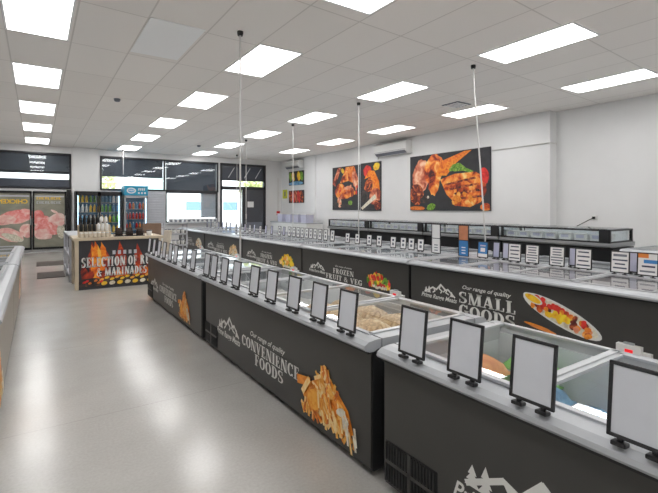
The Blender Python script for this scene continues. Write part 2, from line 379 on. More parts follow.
def print_fries(fn, parent, u0, u1, v0, v1):
    a = Art(fn); W = u1-u0; H = v1-v0
    a.poly([(u0+x*W, v0+y*H) for x, y in ((.08, .3), (.2, .1), (.5, .08), (.8, .1), (.92, .2), (.84, .5), (.62, .76), (.5, .9), (.42, .84), (.3, .66), (.14, .52))], 'chip3')
    for i in range(170):
        t = R.random(); y = t**1.3
        half = .5*(1-y)**.75
        x = .5+R.uniform(-1, 1)*half*.85
        rot = PI/2+R.gauss(0, .65)+(.5-x)*.9
        a.bar(u0+x*W, v0+(.08+y*.84)*H, R.uniform(.13, .24)*H, R.uniform(.026, .04)*W, rot, R.choice(['chip1', 'chip1', 'chip2', 'chip3', 'chip2', 'chip4']))
    a.bar(u0+.12*W, v0+.56*H, .26*W, .09*W, .15, 'chip3'); a.bar(u0+.16*W, v0+.50*H, .22*W, .06*W, .9, 'chip2')
    a.ell(u0+.30*W, v0+.34*H, .12*W, .19*H, 'chip3', .25, wob=.06); a.ell(u0+.305*W, v0+.35*H, .105*W, .17*H, 'nugget', .25, wob=.06)
    a.ell(u0+.52*W, v0+.2*H, .08*W, .10*H, 'chip4', .4, wob=.08)
    for i in range(26):
        k = R.choice(['chip1', 'chip2', 'chip2', 'chip3']); x = R.uniform(.38, .8)
        a.bar(u0+x*W, v0+R.uniform(.12, .5)*H, .24*H, .03*W, PI/2+R.uniform(-.1, .9), k)
    for i in range(12):
        x = .76+i*.016+R.uniform(-.05, .05)
        a.bar(u0+x*W, v0+(.34-i*.02+R.uniform(-.1, .1))*H, R.uniform(.16, .3)*H, .028*W, PI/2+.5+R.uniform(-.35, .35), 'ring' if i % 3 else 'chip2')
    a.ell(u0+.76*W, v0+.44*H, .07*W, .06*H, 'ring', .3, wob=.12)
    a.mb.build('printed_fries', parent)
def print_platter(fn, parent, u0, u1, v0, v1):
    a = Art(fn); W = u1-u0; H = v1-v0
    q = lambda x, y: (u0+x*W, v0+y*H)
    # orange sausages below the plate
    a.ell(*q(.18, .10), .2*W, .045*H, 'chip3', -.12); a.ell(*q(.26, .05), .2*W, .045*H, 'orange', -.12)
    rot = -.35
    a.ell(*q(.5, .55), .56*W, .30*H, 'white', rot, 28)
    a.ell(*q(.5, .55), .51*W, .255*H, 'ring', rot, 28)
    for i in range(70):
        t = R.uniform(-.42, .42); y = R.uniform(-.16, .16)
        c = 'tomato' if (t < .0 and y > .02) else ('pepper' if -.15 < t < .18 and y < .05 else R.choice(['meat', 'chip3', 'tomato', 'meat2', 'meat3']))
        cu, cv = q(.5, .55); x1 = t*W; y1 = y*H
        a.ell(cu+x1*math.cos(rot)-y1*math.sin(rot), cv+x1*math.sin(rot)+y1*math.cos(rot), R.uniform(.03, .055)*W, R.uniform(.03, .045)*W, c, R.uniform(0, 3), 10, .1)
    a.ell(*q(.12, .88), .15*W, .12*H, 'white', rot); a.ell(*q(.12, .88), .125*W, .095*H, 'pepper', rot)
    a.mb.build('printed_platter', parent)
def print_veg(fn, parent, u0, u1, v0, v1, cols):
    a = Art(fn); W = u1-u0; H = v1-v0
    for i in range(60):
        t = R.uniform(-1, 1); y = R.random()
        x = .5+t*.5*math.sqrt(max(0, 1-y*y)); yy = .12+.8*y
        a.ell(u0+x*W, v0+yy*H, R.uniform(.06, .1)*W, R.uniform(.045, .08)*W, R.choice(cols), R.uniform(0, 3), 10, .12)
    for i in range(9): a.ell(u0+(.3+.07*i)*W, v0+R.uniform(.02, .14)*H, .05*W, .035*W, 'ring', R.uniform(0, 3), 8, .1)
    a.mb.build('printed_vegetables', parent)

# ------------------------------------------------------------------ room shell
H = 3.5
mb = MB(); mb.box(-2.6, 9.4, -4, 17.3, -.1, 0, 'floor'); struct(mb.build('floor'))
mb = MB(); mb.box(-2.7, 9.5, -4.1, 17.4, H, H+.1, 'ceiling'); struct(mb.build('ceiling'))
mb = MB(); mb.box(-2.8, -2.6, -4, 17.3, 0, H, 'wall'); struct(mb.build('wall_left'))
mb = MB(); mb.box(-2.8, 9.4, -4.2, -4, 0, H, 'wall'); struct(mb.build('wall_front'))
mb = MB(); mb.box(8.95, 9.4, 5.0, 17.3, 0, H, 'wall'); struct(mb.build('wall_right'))
mb = MB(); mb.box(9.2, 9.4, -4, 5.0, 0, H, 'wall'); struct(mb.build('wall_right_near'))
mb = MB(); mb.box(8.87, 8.95, 14.2, 14.95, 0, H, 'wall'); struct(mb.build('pillar_right'))
mb = MB()
for b in [(-2.6, 8.95, 3.28, 3.5), (.96, 1.83, 0, 3.28), (-2.6, .96, 0, 2.08), (1.83, 4.05, 0, 2.08), (4.05, 6.05, 0, .88), (8.18, 8.95, 0, 3.28), (6.05, 6.16, 0, 3.28)]:
    mb.box(b[0], b[1], 17.1, 17.3, b[2], b[3], 'wall')
struct(mb.build('wall_back'))
mb = MB(); mb.box(.98, 1.74, 16.98, 17.1, 0, H, 'wall'); o = struct(mb.build('pillar_back'))

def window(name, x0, x1, z0, z1, mull, fw=.06, y=17.1):
    f = MB(); t = [(x0, x1, z0, z0+fw), (x0, x1, z1-fw, z1), (x0, x0+fw, z0, z1), (x1-fw, x1, z0, z1)]+[(m-fw/2, m+fw/2, z0, z1) for m in mull]
    for a, b, c, d in t: f.box(a, b, y-.03, y+.12, c, d, 'darkframe')
    o = struct(f.build(name, bevel=.004))
    g = MB(); xs = [x0]+list(mull)+[x1]
    for a, b in zip(xs, xs[1:]): g.box(a+fw/2, b-fw/2, y+.03, y+.036, z0+fw/2, z1-fw/2, 'pane')
    g.build('window_pane', o); return o
w1 = window('window_1', -2.6, .96, 2.08, 3.28, [])
mb = MB(); mb.box(-2.6, .9, 17.06, 17.1, 2.62, 2.66, 'darkframe'); mb.build('transom_bar', w1)
mb = MB(); mb.box(-2.6, .9, 17.05, 17.2, 2.14, 2.40, 'blind'); mb.build('lower_panel', w1)
window('window_2', 1.83, 6.08, 2.08, 3.28, [4.0])
window('window_3', 4.02, 6.05, .88, 2.08, [])
def blind(x0, x1, z0, z1, label, y=17.15, m='blind'):
    t = thing('roller_blind', label, 'blind', ((x0+x1)/2, y, z1))
    w = (x1-x0)/2
    a = MB(); a.box(-w, w, -.006, .006, z0-z1, -.03, m); a.build('blind_cloth', t)
    a = MB(); a.tube([(-w, 0, -.03), (w, 0, -.03)], .022, m); a.build('roller_tube', t, smooth=True)
    a = MB(); a.box(-w, w, -.012, .012, z0-z1-.015, z0-z1+.015, 'darkframe'); a.build('bottom_bar', t)
blind(-2.5, .90, 2.60, 3.24, 'charcoal roller blind half down in the window above the meat poster doors')
blind(1.90, 3.94, 2.58, 3.24, 'charcoal roller blind half down in the window above the blue-topped fridge')
blind(4.06, 6.0, 2.12, 3.24, 'charcoal roller blind pulled fully down right of the mullion in the high window')
blind(5.4, 5.98, 1.10, 2.04, 'short pale grey roller blind over the street window beside the glass door', 17.16, 'shutter')

# entrance door set
d = MB()
for a, b, c, e in [(6.16, 8.18, 3.18, 3.28), (6.16, 8.18, 2.58, 2.64), (6.16, 8.18, 2.2, 2.34), (6.16, 6.24, 0, 3.2), (8.08, 8.18, 0, 3.2), (7.12, 7.22, 0, 2.2)]:
    d.box(a, b, 17.06, 17.2, c, e, 'darkframe')
door = struct(d.build('door_3', bevel=.004))
a = MB(); a.box(6.24, 8.08, 17.13, 17.14, 2.64, 3.18, 'blind')
for x in (6.5, 7.2, 7.7): a.add([(x, 17.125, 2.7), (x+.04, 17.125, 2.7), (x+.3, 17.125, 3.12), (x+.26, 17.125, 3.12)], [(0, 1, 2, 3)], 'shutter')  # slanted pale strips: reflections painted onto the dark transom
a.build('transom_panel', door)
a = MB(); a.box(6.24, 8.08, 17.12, 17.126, 2.34, 2.58, 'pane'); a.box(6.24, 7.12, 17.12, 17.126, .1, 2.2, 'pane'); a.build('door_glass', door)
a = MB(); a.box(7.22, 8.08, 17.09, 17.14, 0, 2.2, 'doorgrey'); lf = a.build('door_leaf', door, bevel=.004)
a = MB(); a.box(7.30, 8.0, 17.082, 17.09, .15, .85, 'inkgrey'); a.build('kick_panel', lf)
a = MB(); a.box(7.24, 7.30, 17.04, 17.09, 1.0, 1.2, 'steel'); a.build('door_handle', lf, bevel=.006)
a = MB(); a.box(7.34, 7.62, 17.078, 17.085, 1.48, 1.72, 'paper'); tag(a.build('notice_sheet'), 'white paper notice stuck on the dark grey entrance door leaf', 'notice')

# cool-room doors with meat posters
def poster_fn(x0, y, z0):
    return lambda u, v, l: (x0+u, y-l, z0+v)
def blocks(a, u0, u1, v0, v1, m, n):
    w = (u1-u0)/n
    for i in range(n):
        x = u0+i*w
        a.poly([(x, v0), (x+w*.28, v0), (x+w*.28, v1), (x, v1)], m)
        if i % 3 != 1: a.poly([(x, v1-.012), (x+w*.72, v1-.012), (x+w*.72, v1), (x, v1)], m)
        if i % 2: a.poly([(x+w*.5, v0), (x+w*.75, v0), (x+w*.75, v1), (x+w*.5, v1)], m)
        else: a.poly([(x, v0), (x+w*.72, v0), (x+w*.72, v0+.012), (x, v0+.012)], m)
def cold_door(nm, x0, x1, k):
    f = MB()
    for a_, b_, c_, e_ in [(x0, x0+.05, .1, 2.0), (x1-.05, x1, .1, 2.0), (x0, x1, .1, .17), (x0, x1, 1.93, 2.0)]: f.box(a_, b_, 17.0, 17.08, c_, e_, 'black')
    o = struct(f.build(nm, bevel=.004))
    p = MB(); p.box(x0+.05, x1-.05, 17.04, 17.07, .17, 1.93, 'olive'); pn = p.build('poster_panel', o)
    a = Art(poster_fn(x0+.05, 17.04, .17)); w = x1-x0-.1
    a.poly([(.02, 1.64), (w-.02, 1.64), (w-.02, 1.69), (.02, 1.69)], 'shutter')
    if k == 0:
        vs, fs = art_text(text_mesh('CHICKEN', 1, 0, .03), (w-.06, .02, 1.42, 1.56)); a.vf(vs, fs, 'lemon')
        a.ell(.5, 1.0, .48, .22, 'rawred', .18, 22, .06); a.ell(.2, .9, .3, .16, 'rawpink', .1, 20, .08); a.ell(.75, 1.12, .22, .13, 'rawred', -.1, 18, .08)
        a.ell(.35, .42, .36, .2, 'rawpink', -.4, 22, .06); a.ell(.42, .34, .3, .1, 'ring', -.4, 20, .08); a.ell(.8, .55, .2, .24, 'rawpink', .4, 18, .08)
    else:
        blocks(a, .06, w-.08, 1.56, 1.64, 'lemon', 9); blocks(a, .06, w-.08, 1.42, 1.5, 'shutter', 9)
        a.ell(.1, 1.06, .16, .16, 'rawred', 0, 18, .08); a.ell(.2, .86, .24, .18, 'rawred', .3, 20, .08); a.ell(.62, .9, .24, .2, 'rawpink', .5, 20, .08)
        a.ell(.30, .58, .30, .26, 'rawred', .2, 22, .06); a.ell(.24, .42, .26, .18, 'rawpink', -.2, 20, .08); a.ell(.55, .55, .2, .15, 'rawred', .2, 18, .1)
        a.ell(.74, .5, .12, .24, 'ring', .1, 18, .08); a.ell(.7, .8, .14, .12, 'rawpink', .1, 18, .08)
        a.ell(.55, 1.16, .12, .04, 'rawpink', -.5, 12, .1)
    a.mb.build('meat_print', o)
    a = MB(); a.box(x1-.045, x1-.02, 16.96, 17.0, .9, 1.2, 'steel'); a.build('door_handle', o)
cold_door('door_1', -1.10, -.14, 0); cold_door('door_2', -.12, .82, 1)
mb = MB(); mb.box(.83, .95, 16.98, 17.1, 0, 2.06, 'black'); struct(mb.build('trim_2'))

# grey shutter right of the blue-topped fridge
t = thing('roller_shutter', 'pale grey roller shutter panel between blue-topped fridge and street window', 'shutter', (3.66, 17.06, .7))
a = MB()
for i in range(22): a.prism([(0, i*.062), (-.016, i*.062+.012), (-.016, i*.062+.05), (0, i*.062+.062)], -.34, .34, 'x', 'shutter')
a.build('slats', t)
a = MB(); a.box(-.36, -.33, -.03, .03, 0, 1.38, 'alu'); a.box(.33, .36, -.03, .03, 0, 1.38, 'alu'); a.build('guide_rail', t)

# ------------------------------------------------------------------ outside
mb = MB(); mb.box(-30, 40, 17.3, 60, -.15, -.02, 'asphalt'); struct(mb.build('street_ground'))
t = thing('building', 'white low building with blue windows across the street', 'building', (12, 30, -.02))
a = MB(); a.box(-16, 20, 0, 6, 0, 4.6, 'housewhite'); a.build('facade', t)
for x in (-3.6, -1.0, 1.6, 4.4, 7.0, 9.8, -6.4):
    a = MB(); a.box(x, x+1.1, -.05, .02, 1.3, 1.9, 'housewin'); w = a.build('window', t)
    a = MB()
    for p in ((x-.06, x+1.16, 1.9, 1.96), (x-.06, x+1.16, 1.24, 1.3), (x-.06, x, 1.3, 1.9), (x+1.1, x+1.16, 1.3, 1.9)): a.box(p[0], p[1], -.07, .02, p[2], p[3], 'housewhite')
    a.build('window_frame', w)
a = MB(); a.box(-6.0, -5.0, -.3, 0, .4, 3.4, 'housegreen'); a.build('pilaster', t)
a = MB(); a.box(-16, 20, -.4, 6, 4.6, 4.9, 'shutter'); a.build('roof', t)
def tree(x, y, s, label):
    t = thing('tree', label, 'tree', (x, y, -.02))
    a = MB(); a.tube([(0, 0, 0), (.05*s, 0, 1.2*s), (0, .1*s, 2.2*s)], .1*s, 'bark'); a.build('trunk', t, smooth=True)
    a = MB(); n = 0
    for i in range(420):
        th = R.uniform(0, 2*PI); ph = math.acos(R.uniform(-1, 1)); r = s*1.2*R.random()**.4
        c = Vector((r*math.sin(ph)*math.cos(th), r*math.sin(ph)*math.sin(th), 2.9*s+r*math.cos(ph)*.85))
        u = Vector((R.gauss(0, 1), R.gauss(0, 1), R.gauss(0, 1))).normalized(); w = u.orthogonal().normalized(); q = .16*s
        a.add([c-u*q, c+w*q*.6, c+u*q, c-w*q*.6], [(0, 1, 2, 3)], 'leaf')
    a.build('foliage', t)
tree(11.5, 25.5, 1.0, 'yellow-green leafy tree outside the glass entrance door')
tree(2.6, 27, .95, 'yellow-green leafy tree outside the high window over the fridges')

# ------------------------------------------------------------------ ceiling
def light_proto():
    t = thing('ceiling_light', '', 'light', (0, 0, H), 0, 'recessed ceiling light panels')
    f = MB()
    for b in [(-.31, .31, -.63, -.605), (-.31, .31, .605, .63), (-.31, -.29, -.605, .605), (.29, .31, -.605, .605)]: f.box(b[0], b[1], b[2], b[3], -.012, 0, 'ceilpanel')
    f.build('light_frame', t)
    f = MB(); f.box(-.29, .29, -.605, .605, -.008, -.001, 'light'); f.build('diffuser', t)
    return t
LP = light_proto(); first = True
colname = ['over the left aisle', 'over the near freezer row', 'over the sign-lined freezer row', 'nearest the right wall']
rows = {0: [5.55, 8.15, 10.75, 13.3, 15.9], 1: [2.95, 5.6, 8.25, 10.9, 13.5, 16.1], 2: [3.1, 5.78, 8.45, 11.1, 13.6, 16.1], 3: [3.33, 5.95, 8.55, 11.1, 13.7]}
for c, xs in enumerate((.01, 2.61, 5.2, 7.68)):
    ys = rows[c]
    for k, y in enumerate(ys):
        lab = 'bright ceiling light panel, %s from the camera in the column %s' % (ORD[k], colname[c])
        if first: LP.location = (xs, y, H); LP['label'] = lab; first = False
        else: dup(LP, (xs, y, H), lab)
    for y in ([.3, -2.3] if c else [2.9, .3, -2.3]): dup(LP, (xs, y, H), 'bright ceiling light panel outside the picture, behind or above the camera')
a = MB(); a.box(-.3, .3, -.61, .61, -.01, 0, 'ceilpanel'); o = a.build('ceiling_panel', loc=(1.31, 5.55, H), bevel=.004)
tag(o, 'blank whiter ceiling tile between the first two light columns', 'ceiling tile')
def drop_pole(x, y, z0, label, m='pvc', r=.011, lean=(0, 0)):
    t = thing('power_pole', label, 'power pole', (x, y, z0), 0, 'power drops from the ceiling')
    L = H-z0
    a = MB(); a.tube([(0, 0, 0), (-lean[0]*.2, -lean[1]*.2, L*.25), (-lean[0]*.6, -lean[1]*.6, L*.6), (-lean[0]*.9, -lean[1]*.9, L*.85), (-lean[0], -lean[1], L-.05)], r, m, 8); a.build('pole_tube', t, smooth=True)
    a = MB(); a.lathe([(.0, L-.05), (.03, L-.05), (.035, L-.02), (.035, L), (0, L)], (-lean[0], -lean[1], 0), 'black', 12); a.build('ceiling_mount', t)
drop_pole(1.96, 4.77, .745, 'white power pole dropping between the two near freezers with fries prints')
drop_pole(5.27, 3.87, .76, 'white power pole in front of the roast meat poster', lean=(.07, -.16))
drop_pole(5.20, 6.71, .76, 'white power pole in front of the double ribs poster')
drop_pole(5.20, 9.33, .76, 'white power pole with the dark top just left of the ribs poster')
drop_pole(5.22, 12.25, .76, 'thin white power pole in front of the dark entrance door', r=.009)
drop_pole(6.4, 15.9, 1.0, 'thin white power pole at the left edge of the glass door', r=.009)
drop_pole(2.5, 16.6, 2.62, 'short white power pole ending in front of the blind above the fridges', r=.012)
def smoke(x, y, label):
    a = MB(); a.lathe([(0, -.05), (.04, -.05), (.055, -.03), (.06, 0), (0, 0)], (0, 0, 0), 'inkgrey', 16); tag(a.build('smoke_detector', loc=(x, y, H), smooth=True), label, 'smoke detector', 'detectors on the ceiling')
smoke(4.4, 14.2, 'dark round detector on the ceiling near the high window'); smoke(1.25, 9.0, 'small round detector on the ceiling left of the second light column')
t = thing('ceiling_vent', 'small dark square grille in the ceiling beside the right light column', 'vent', (6.9, 5.75, H))
a = MB(); a.box(-.2, .2, -.2, .2, -.012, 0, 'inkgrey'); a.build('vent_frame', t)
a = MB()
for i in range(5): a.box(-.17, .17, -.16+i*.075, -.12+i*.075, -.018, -.012, 'ceilpanel')
a.build('slats', t)

# ------------------------------------------------------------------ freezers
D = .93
def ring_profile(sgn, x):
    pts = [(-.040, .692), (-.050, .704), (-.043, .720), (-.015, .736), (.03, .742), (.068, .742), (.068, .70), (.02, .680), (-.01, .680)]
    return [(x+sgn*p, z) for p, z in pts]
def freezer(L, label, name='chest_freezer', npane=4, vent=True, ctl=False, dz=0, face='panel'):
    t = thing(name, label, 'freezer'); h = L/2
    b = MB()
    b.box(.012, .05, -h, h, .04, .678+dz, 'shell'); b.box(D-.05, D, -h, h, .04, .678+dz, 'shell')
    b.box(.05, D-.05, -h, -h+.04, .04, .678+dz, 'shell'); b.box(.05, D-.05, h-.04, h, .04, .678+dz, 'shell'); b.box(.05, D-.05, -h+.04, h-.04, .04, .08, 'shell')
    b.build('body', t)
    p = MB(); p.box(0, .012, -h+.004, h-.004, .055, .674+dz, face); p.build('front_panel', t, bevel=.003)
    k = MB(); k.box(.06, D-.06, -h+.05, h-.05, 0, .04, 'black'); k.build('plinth', t)
    l = MB()
    y0, y1 = -h+.045, h-.045
    l.box(.055, .09, y0, y1, .09, .70+dz, 'liner'); l.box(D-.09, D-.055, y0, y1, .09, .70+dz, 'liner')
    l.box(.09, D-.09, y0, y0+.04, .09, .70+dz, 'liner'); l.box(.09, D-.09, y1-.04, y1, .09, .70+dz, 'liner'); l.box(.09, D-.09, y0+.04, y1-.04, .09, .32, 'liner')
    l.build('inner_liner', t)
    r = MB()
    r.prism([(x, z+dz) for x, z in ring_profile(1, 0)][::-1], -h+.0, h-.0, 'y', 'rim'); r.prism([(x, z+dz) for x, z in ring_profile(-1, D)], -h, h, 'y', 'rim')
    r.box(.08, D-.08, -h, -h+.09, .66+dz, .742+dz, 'rim'); r.box(.08, D-.08, h-.09, h, .66+dz, .742+dz, 'rim')
    r.build('top_rim', t)
    s = MB(); s.box(-.02, .012, -h+.004, h-.004, .672+dz, .692+dz, 'black'); s.build('rim_shadow_strip', t)  # black strip standing in for the shadow line beneath the rim
    pw = (L-.18)/npane
    for i in range(npane):
        a0 = -h+.09+i*pw; a1 = a0+pw
        zz = .742+dz+(.008 if i % 2 else 0)
        g = MB()
        x0, x1 = .066, D-.066; n = 1
        for j in range(n):
            ua = j/n; ub = (j+1)/n; za = zb = zz
            g.add([(x0+(x1-x0)*ua, a0, za), (x0+(x1-x0)*ub, a0, zb), (x0+(x1-x0)*ub, a1, zb), (x0+(x1-x0)*ua, a1, za)], [(0, 1, 2, 3)], 'glass')
        lid = g.build('lid_glass', t, smooth=True)
        f = MB(); pts = [(x0+(x1-x0)*j/8, zz) for j in range(9)]
        for yy in (a0+.012, a1-.012):
            for (xa, za), (xb, zb) in zip(pts, pts[1:]):
                f.add([(xa, yy-.016, za-.006), (xb, yy-.016, zb-.006), (xb, yy+.016, zb-.006), (xa, yy+.016, za-.006),
                       (xa, yy-.016, za+.008), (xb, yy-.016, zb+.008), (xb, yy+.016, zb+.008), (xa, yy+.016, za+.008)],
                      [(0, 3, 2, 1), (4, 5, 6, 7), (0, 1, 5, 4), (2, 3, 7, 6)], 'alu')
        f.box(x0-.01, x0+.02, a0, a1, zz-.004, zz+.008, 'alu'); f.box(x1-.02, x1+.01, a0, a1, zz-.004, zz+.008, 'alu')
        f.build('lid_frame', lid)
    if vent:
        v = MB(); v.box(-.004, .001, h-.36, h-.02, .07, .27, 'black'); gv = v.build('vent_grille', t)
        v = MB()
        for i in range(17):
            yy = h-.35+i*.02
            v.box(-.01, -.004, yy, yy+.008, .07, .265, 'shell')
        v.box(-.011, -.004, h-.36, h-.02, .162, .18, 'panel'); v.box(-.011, -.004, h-.2, h-.18, .07, .27, 'panel'); v.build('louvres', gv)
    if ctl:
        v = MB(); v.box(-.05, 0, -h+.14, -h+.33, .16, .29, 'whiteplastic'); v.box(-.04, 0, -h+.07, -h+.14, .19, .25, 'whiteplastic'); v.box(-.035, 0, -h+.2, -h+.28, .29, .305, 'rim')
        cb = v.build('control_box', t, bevel=.004)
        v = MB(); v.box(-.053, -.05, -h+.2, -h+.26, .22, .255, 'reddisplay'); v.build('display', cb)
    return t
def at_freezer(t, x, y0, L, flip=False):
    t.location = (x, y0+L/2, 0)
    if flip: t.rotation_euler = (0, 0, PI)
def ffn(L): return lambda u, v, l: (-l, L/2-u, v)

LA = 2.74
XA = 1.48
A0 = freezer(LA, 'nearest charcoal chest freezer with vent grille, right of the convenience foods one'); at_freezer(A0, XA, -1.04, LA)
A1 = freezer(LA, 'charcoal chest freezer lettered CONVENIENCE FOODS, large fries print, middle of aisle side'); at_freezer(A1, XA, 1.80, LA)
A2 = freezer(LA, 'charcoal chest freezer with small fries print, next to the rubs counter'); at_freezer(A2, XA, 4.68, LA)
F = ffn(LA)
logo(F, A0, .45, 1.16, .20, .47)
logo(F, A1, .35, .94, .21, .43)
lettering(F, A1, (1.16, 1.77, .375, .43), [('CONVENIENCE', (.98, 1.97, .27, .36)), ('FOODS', (1.25, 1.74, .17, .26))])
print_fries(F, A1, 1.97, 2.64, .09, .48)
logo(F, A2, .2, .72, .19, .38)
lettering(F, A2, (.98, 1.6, .355, .4), [('CONVENIENCE', (.8, 1.72, .25, .34)), ('FOODS', (1.1, 1.55, .14, .23))])
print_fries(F, A2, 1.84, 2.36, .09, .45)
LB = 2.86
XB = 4.2
FB = ffn(LB)
BY = [1.41, 4.31, 7.21, 10.11, 13.01]
BL = ['charcoal chest freezer lettered SMALL GOODS with sausage platter print', 'charcoal chest freezer lettered FROZEN FRUIT & VEG with red and yellow vegetable print',
      'charcoal chest freezer with golden vegetable print, beyond the frozen fruit and veg one', 'charcoal chest freezer with beige print, fourth along the second row', 'charcoal chest freezer at the far end of the second row near the street window']
BF = []
for y, l in zip(BY, BL):
    t = freezer(LB, l, vent=False, ctl=True); at_freezer(t, XB, y, LB); BF.append(t)
logo(FB, BF[0], .2, .78, .28, .49)
lettering(FB, BF[0], (.86, 1.5, .475, .535), [('SMALL', (.81, 1.55, .32, .455)), ('GOODS', (.81, 1.55, .175, .305))])
print_platter(FB, BF[0], 1.66, 2.38, .22, .57)
for i in (1, 2, 3, 4):
    logo(FB, BF[i], .25, .8, .27, .47)
    lettering(FB, BF[i], (1.1, 1.58, .45, .485), [('FROZEN', (1.04, 1.62, .345, .43)), ('FRUIT & VEG', (.82, 1.84, .235, .32))])
print_veg(FB, BF[1], 1.95, 2.48, .26, .47, ['tomato', 'pepper', 'chip1', 'pepper', 'herb', 'tomato'])
print_veg(FB, BF[2], 1.98, 2.6, .24, .5, ['pepper', 'chip1', 'pepper', 'pepper', 'herb', 'chip2'])
print_veg(FB, BF[4], 2.0, 2.6, .22, .5, ['ring', 'bagtan', 'ring'])
print_veg(FB, BF[3], 2.0, 2.6, .22, .5, ['bagtan', 'chip2', 'ring'])
BB = freezer(LB, 'x', vent=False, ctl=False)
at_freezer(BB, XB+2*D+.13, BY[0], LB, True)
names = ['small goods', 'frozen fruit and veg', 'golden vegetable print', 'beige print', 'farthest second-row']
BB['label'] = 'chest freezer backing onto the small goods freezer, facing the right wall'
for i in (1, 2, 3, 4): dup(BB, (XB+2*D+.13, BY[i]+LB/2, 0), 'chest freezer backing onto the %s freezer, facing the right wall' % names[i], rot=(0, 0, PI))
LD = 2.9
LF = freezer(LD, 'beige-fronted chest freezer at the left picture edge, nearer of two', vent=False, dz=.07, face='beigepanel'); at_freezer(LF, -.22, 3.2, LD, True)
print_fries(ffn(LD), LF, .1, .9, .08, .5)
LF2 = freezer(LD, 'beige-fronted chest freezer along left aisle, farther one ending near the poster doors', vent=False, dz=.07, face='beigepanel'); at_freezer(LF2, -.22, 6.14, LD, True)
print_veg(ffn(LD), LF2, 1.6, 2.6, .1, .5, ['rawpink', 'bagtan', 'chip2'])
EF = freezer(2.74, 'taller chest freezer behind the second row at the right picture edge', vent=False, dz=.12); at_freezer(EF, 6.98, .12, 2.74)

# ------------------------------------------------------------------ food packs inside the freezers
def bag_mesh(w, l, h, m, name):
    a = MB(); n = 8; k = 6; vs = []; fs = []
    for i in range(n+1):
        for j in range(k+1):
            x = -w/2+w*i/n; y = -l/2+l*j/k
            e = math.sin(PI*i/n)*math.sin(PI*j/k)
            vs.append((x, y, .006+h*(e**.45)*(1+R.uniform(-.14, .14)) if e > 1e-6 else .006))
    for i in range(n):
        for j in range(k): p = i*(k+1)+j; fs.append((p, p+k+1, p+k+2, p+1))
    q = len(vs); vs2 = [(x, y, 0) for x, y, z in vs]
    fs += [(q+p[3], q+p[2], q+p[1], q+p[0]) for p in list(fs)]
    per = [i*(k+1) for i in range(n+1)]+[n*(k+1)+j for j in range(1, k+1)]+[i*(k+1)+k for i in range(n-1, -1, -1)]+[j for j in range(k-1, 0, -1)]
    for a_, b_ in zip(per, per[1:]+per[:1]): fs.append((b_, a_, q+a_, q+b_))
    a.add(vs+vs2, fs, m); return a.build(name, smooth=True)
def fill(protos, xs, ys, zs, group, jitter=.008):
    for x in xs:
        for y in ys:
            for z in zs:
                p, lab = R.choice(protos)
                if 'used' not in p: p['used'] = 1; o = p
                else: o = p.copy(); COL.objects.link(o)
                o.location = (x+R.uniform(-jitter, jitter), y+R.uniform(-jitter, jitter), z); o.rotation_euler = (0, 0, R.uniform(-.03, .03))
                tag(o, lab, 'food bag', group)
tan = bag_mesh(.222, .29, .075, 'bagtan', 'food_bag')
fill([(tan, 'tan frozen food bag stacked inside the convenience foods freezer')], [1.70, 1.945, 2.19], [2.055, 2.365, 2.68, 3.00], [.322, .412, .502, .592], 'tan bags in the convenience foods freezer')
wh = bag_mesh(.222, .29, .068, 'bagwhite', 'food_bag')
fill([(wh, 'white frozen food bag stacked at the far end inside the convenience foods freezer')], [1.70, 1.945, 2.19], [3.35, 3.665, 3.975, 4.29], [.322, .404, .486], 'white bags in the convenience foods freezer')
for nm, x, y, m, lab in [('food_bag', 2.19, 1.33, 'baggreen', 'green frozen food bag seen through the lid of the nearest freezer'),
                          ('food_bag', 1.94, 1.46, 'bagorange', 'orange and white frozen food bag inside the nearest freezer beside the green one'),
                          ('food_bag', 1.86, 1.10, 'bagblue', 'blue frozen food bag inside the nearest freezer under the second price card'),
                          ('food_bag', 2.204, 1.03, 'bagblue', 'pale blue frozen food bag at the back of the nearest freezer')]:
    for k in range(2 if x > 2.2 else 4):
        o = bag_mesh(.22, .24, .075, 'bagorange' if (m == 'bagblue' and k == 2) else m, nm); o.location = (x, y, .322+.09*k)
        tag(o, lab if k == (1 if x > 2.2 else 3) else lab.replace('frozen food bag', 'food bag, %s of pile,' % ('bottom', 'second', 'third')[k]), 'food bag', 'food bags in the nearest freezer')
wb = bag_mesh(.222, .29, .068, 'bagwhite', 'food_bag')
fill([(wb, 'white frozen food bag inside the freezer with the small fries print')], [1.75, 2.1], [5.0, 5.5, 6.0, 6.5, 7.0], [.322, .404], 'white bags in the freezer by the rubs counter')
sg = bag_mesh(.222, .29, .068, 'rawpink', 'food_bag')
fill([(sg, 'pink meat pack inside the small goods freezer')], [4.45, 4.75], [1.8, 2.2, 2.6, 3.0, 3.4, 3.8], [.322, .404], 'meat packs in the small goods freezer')

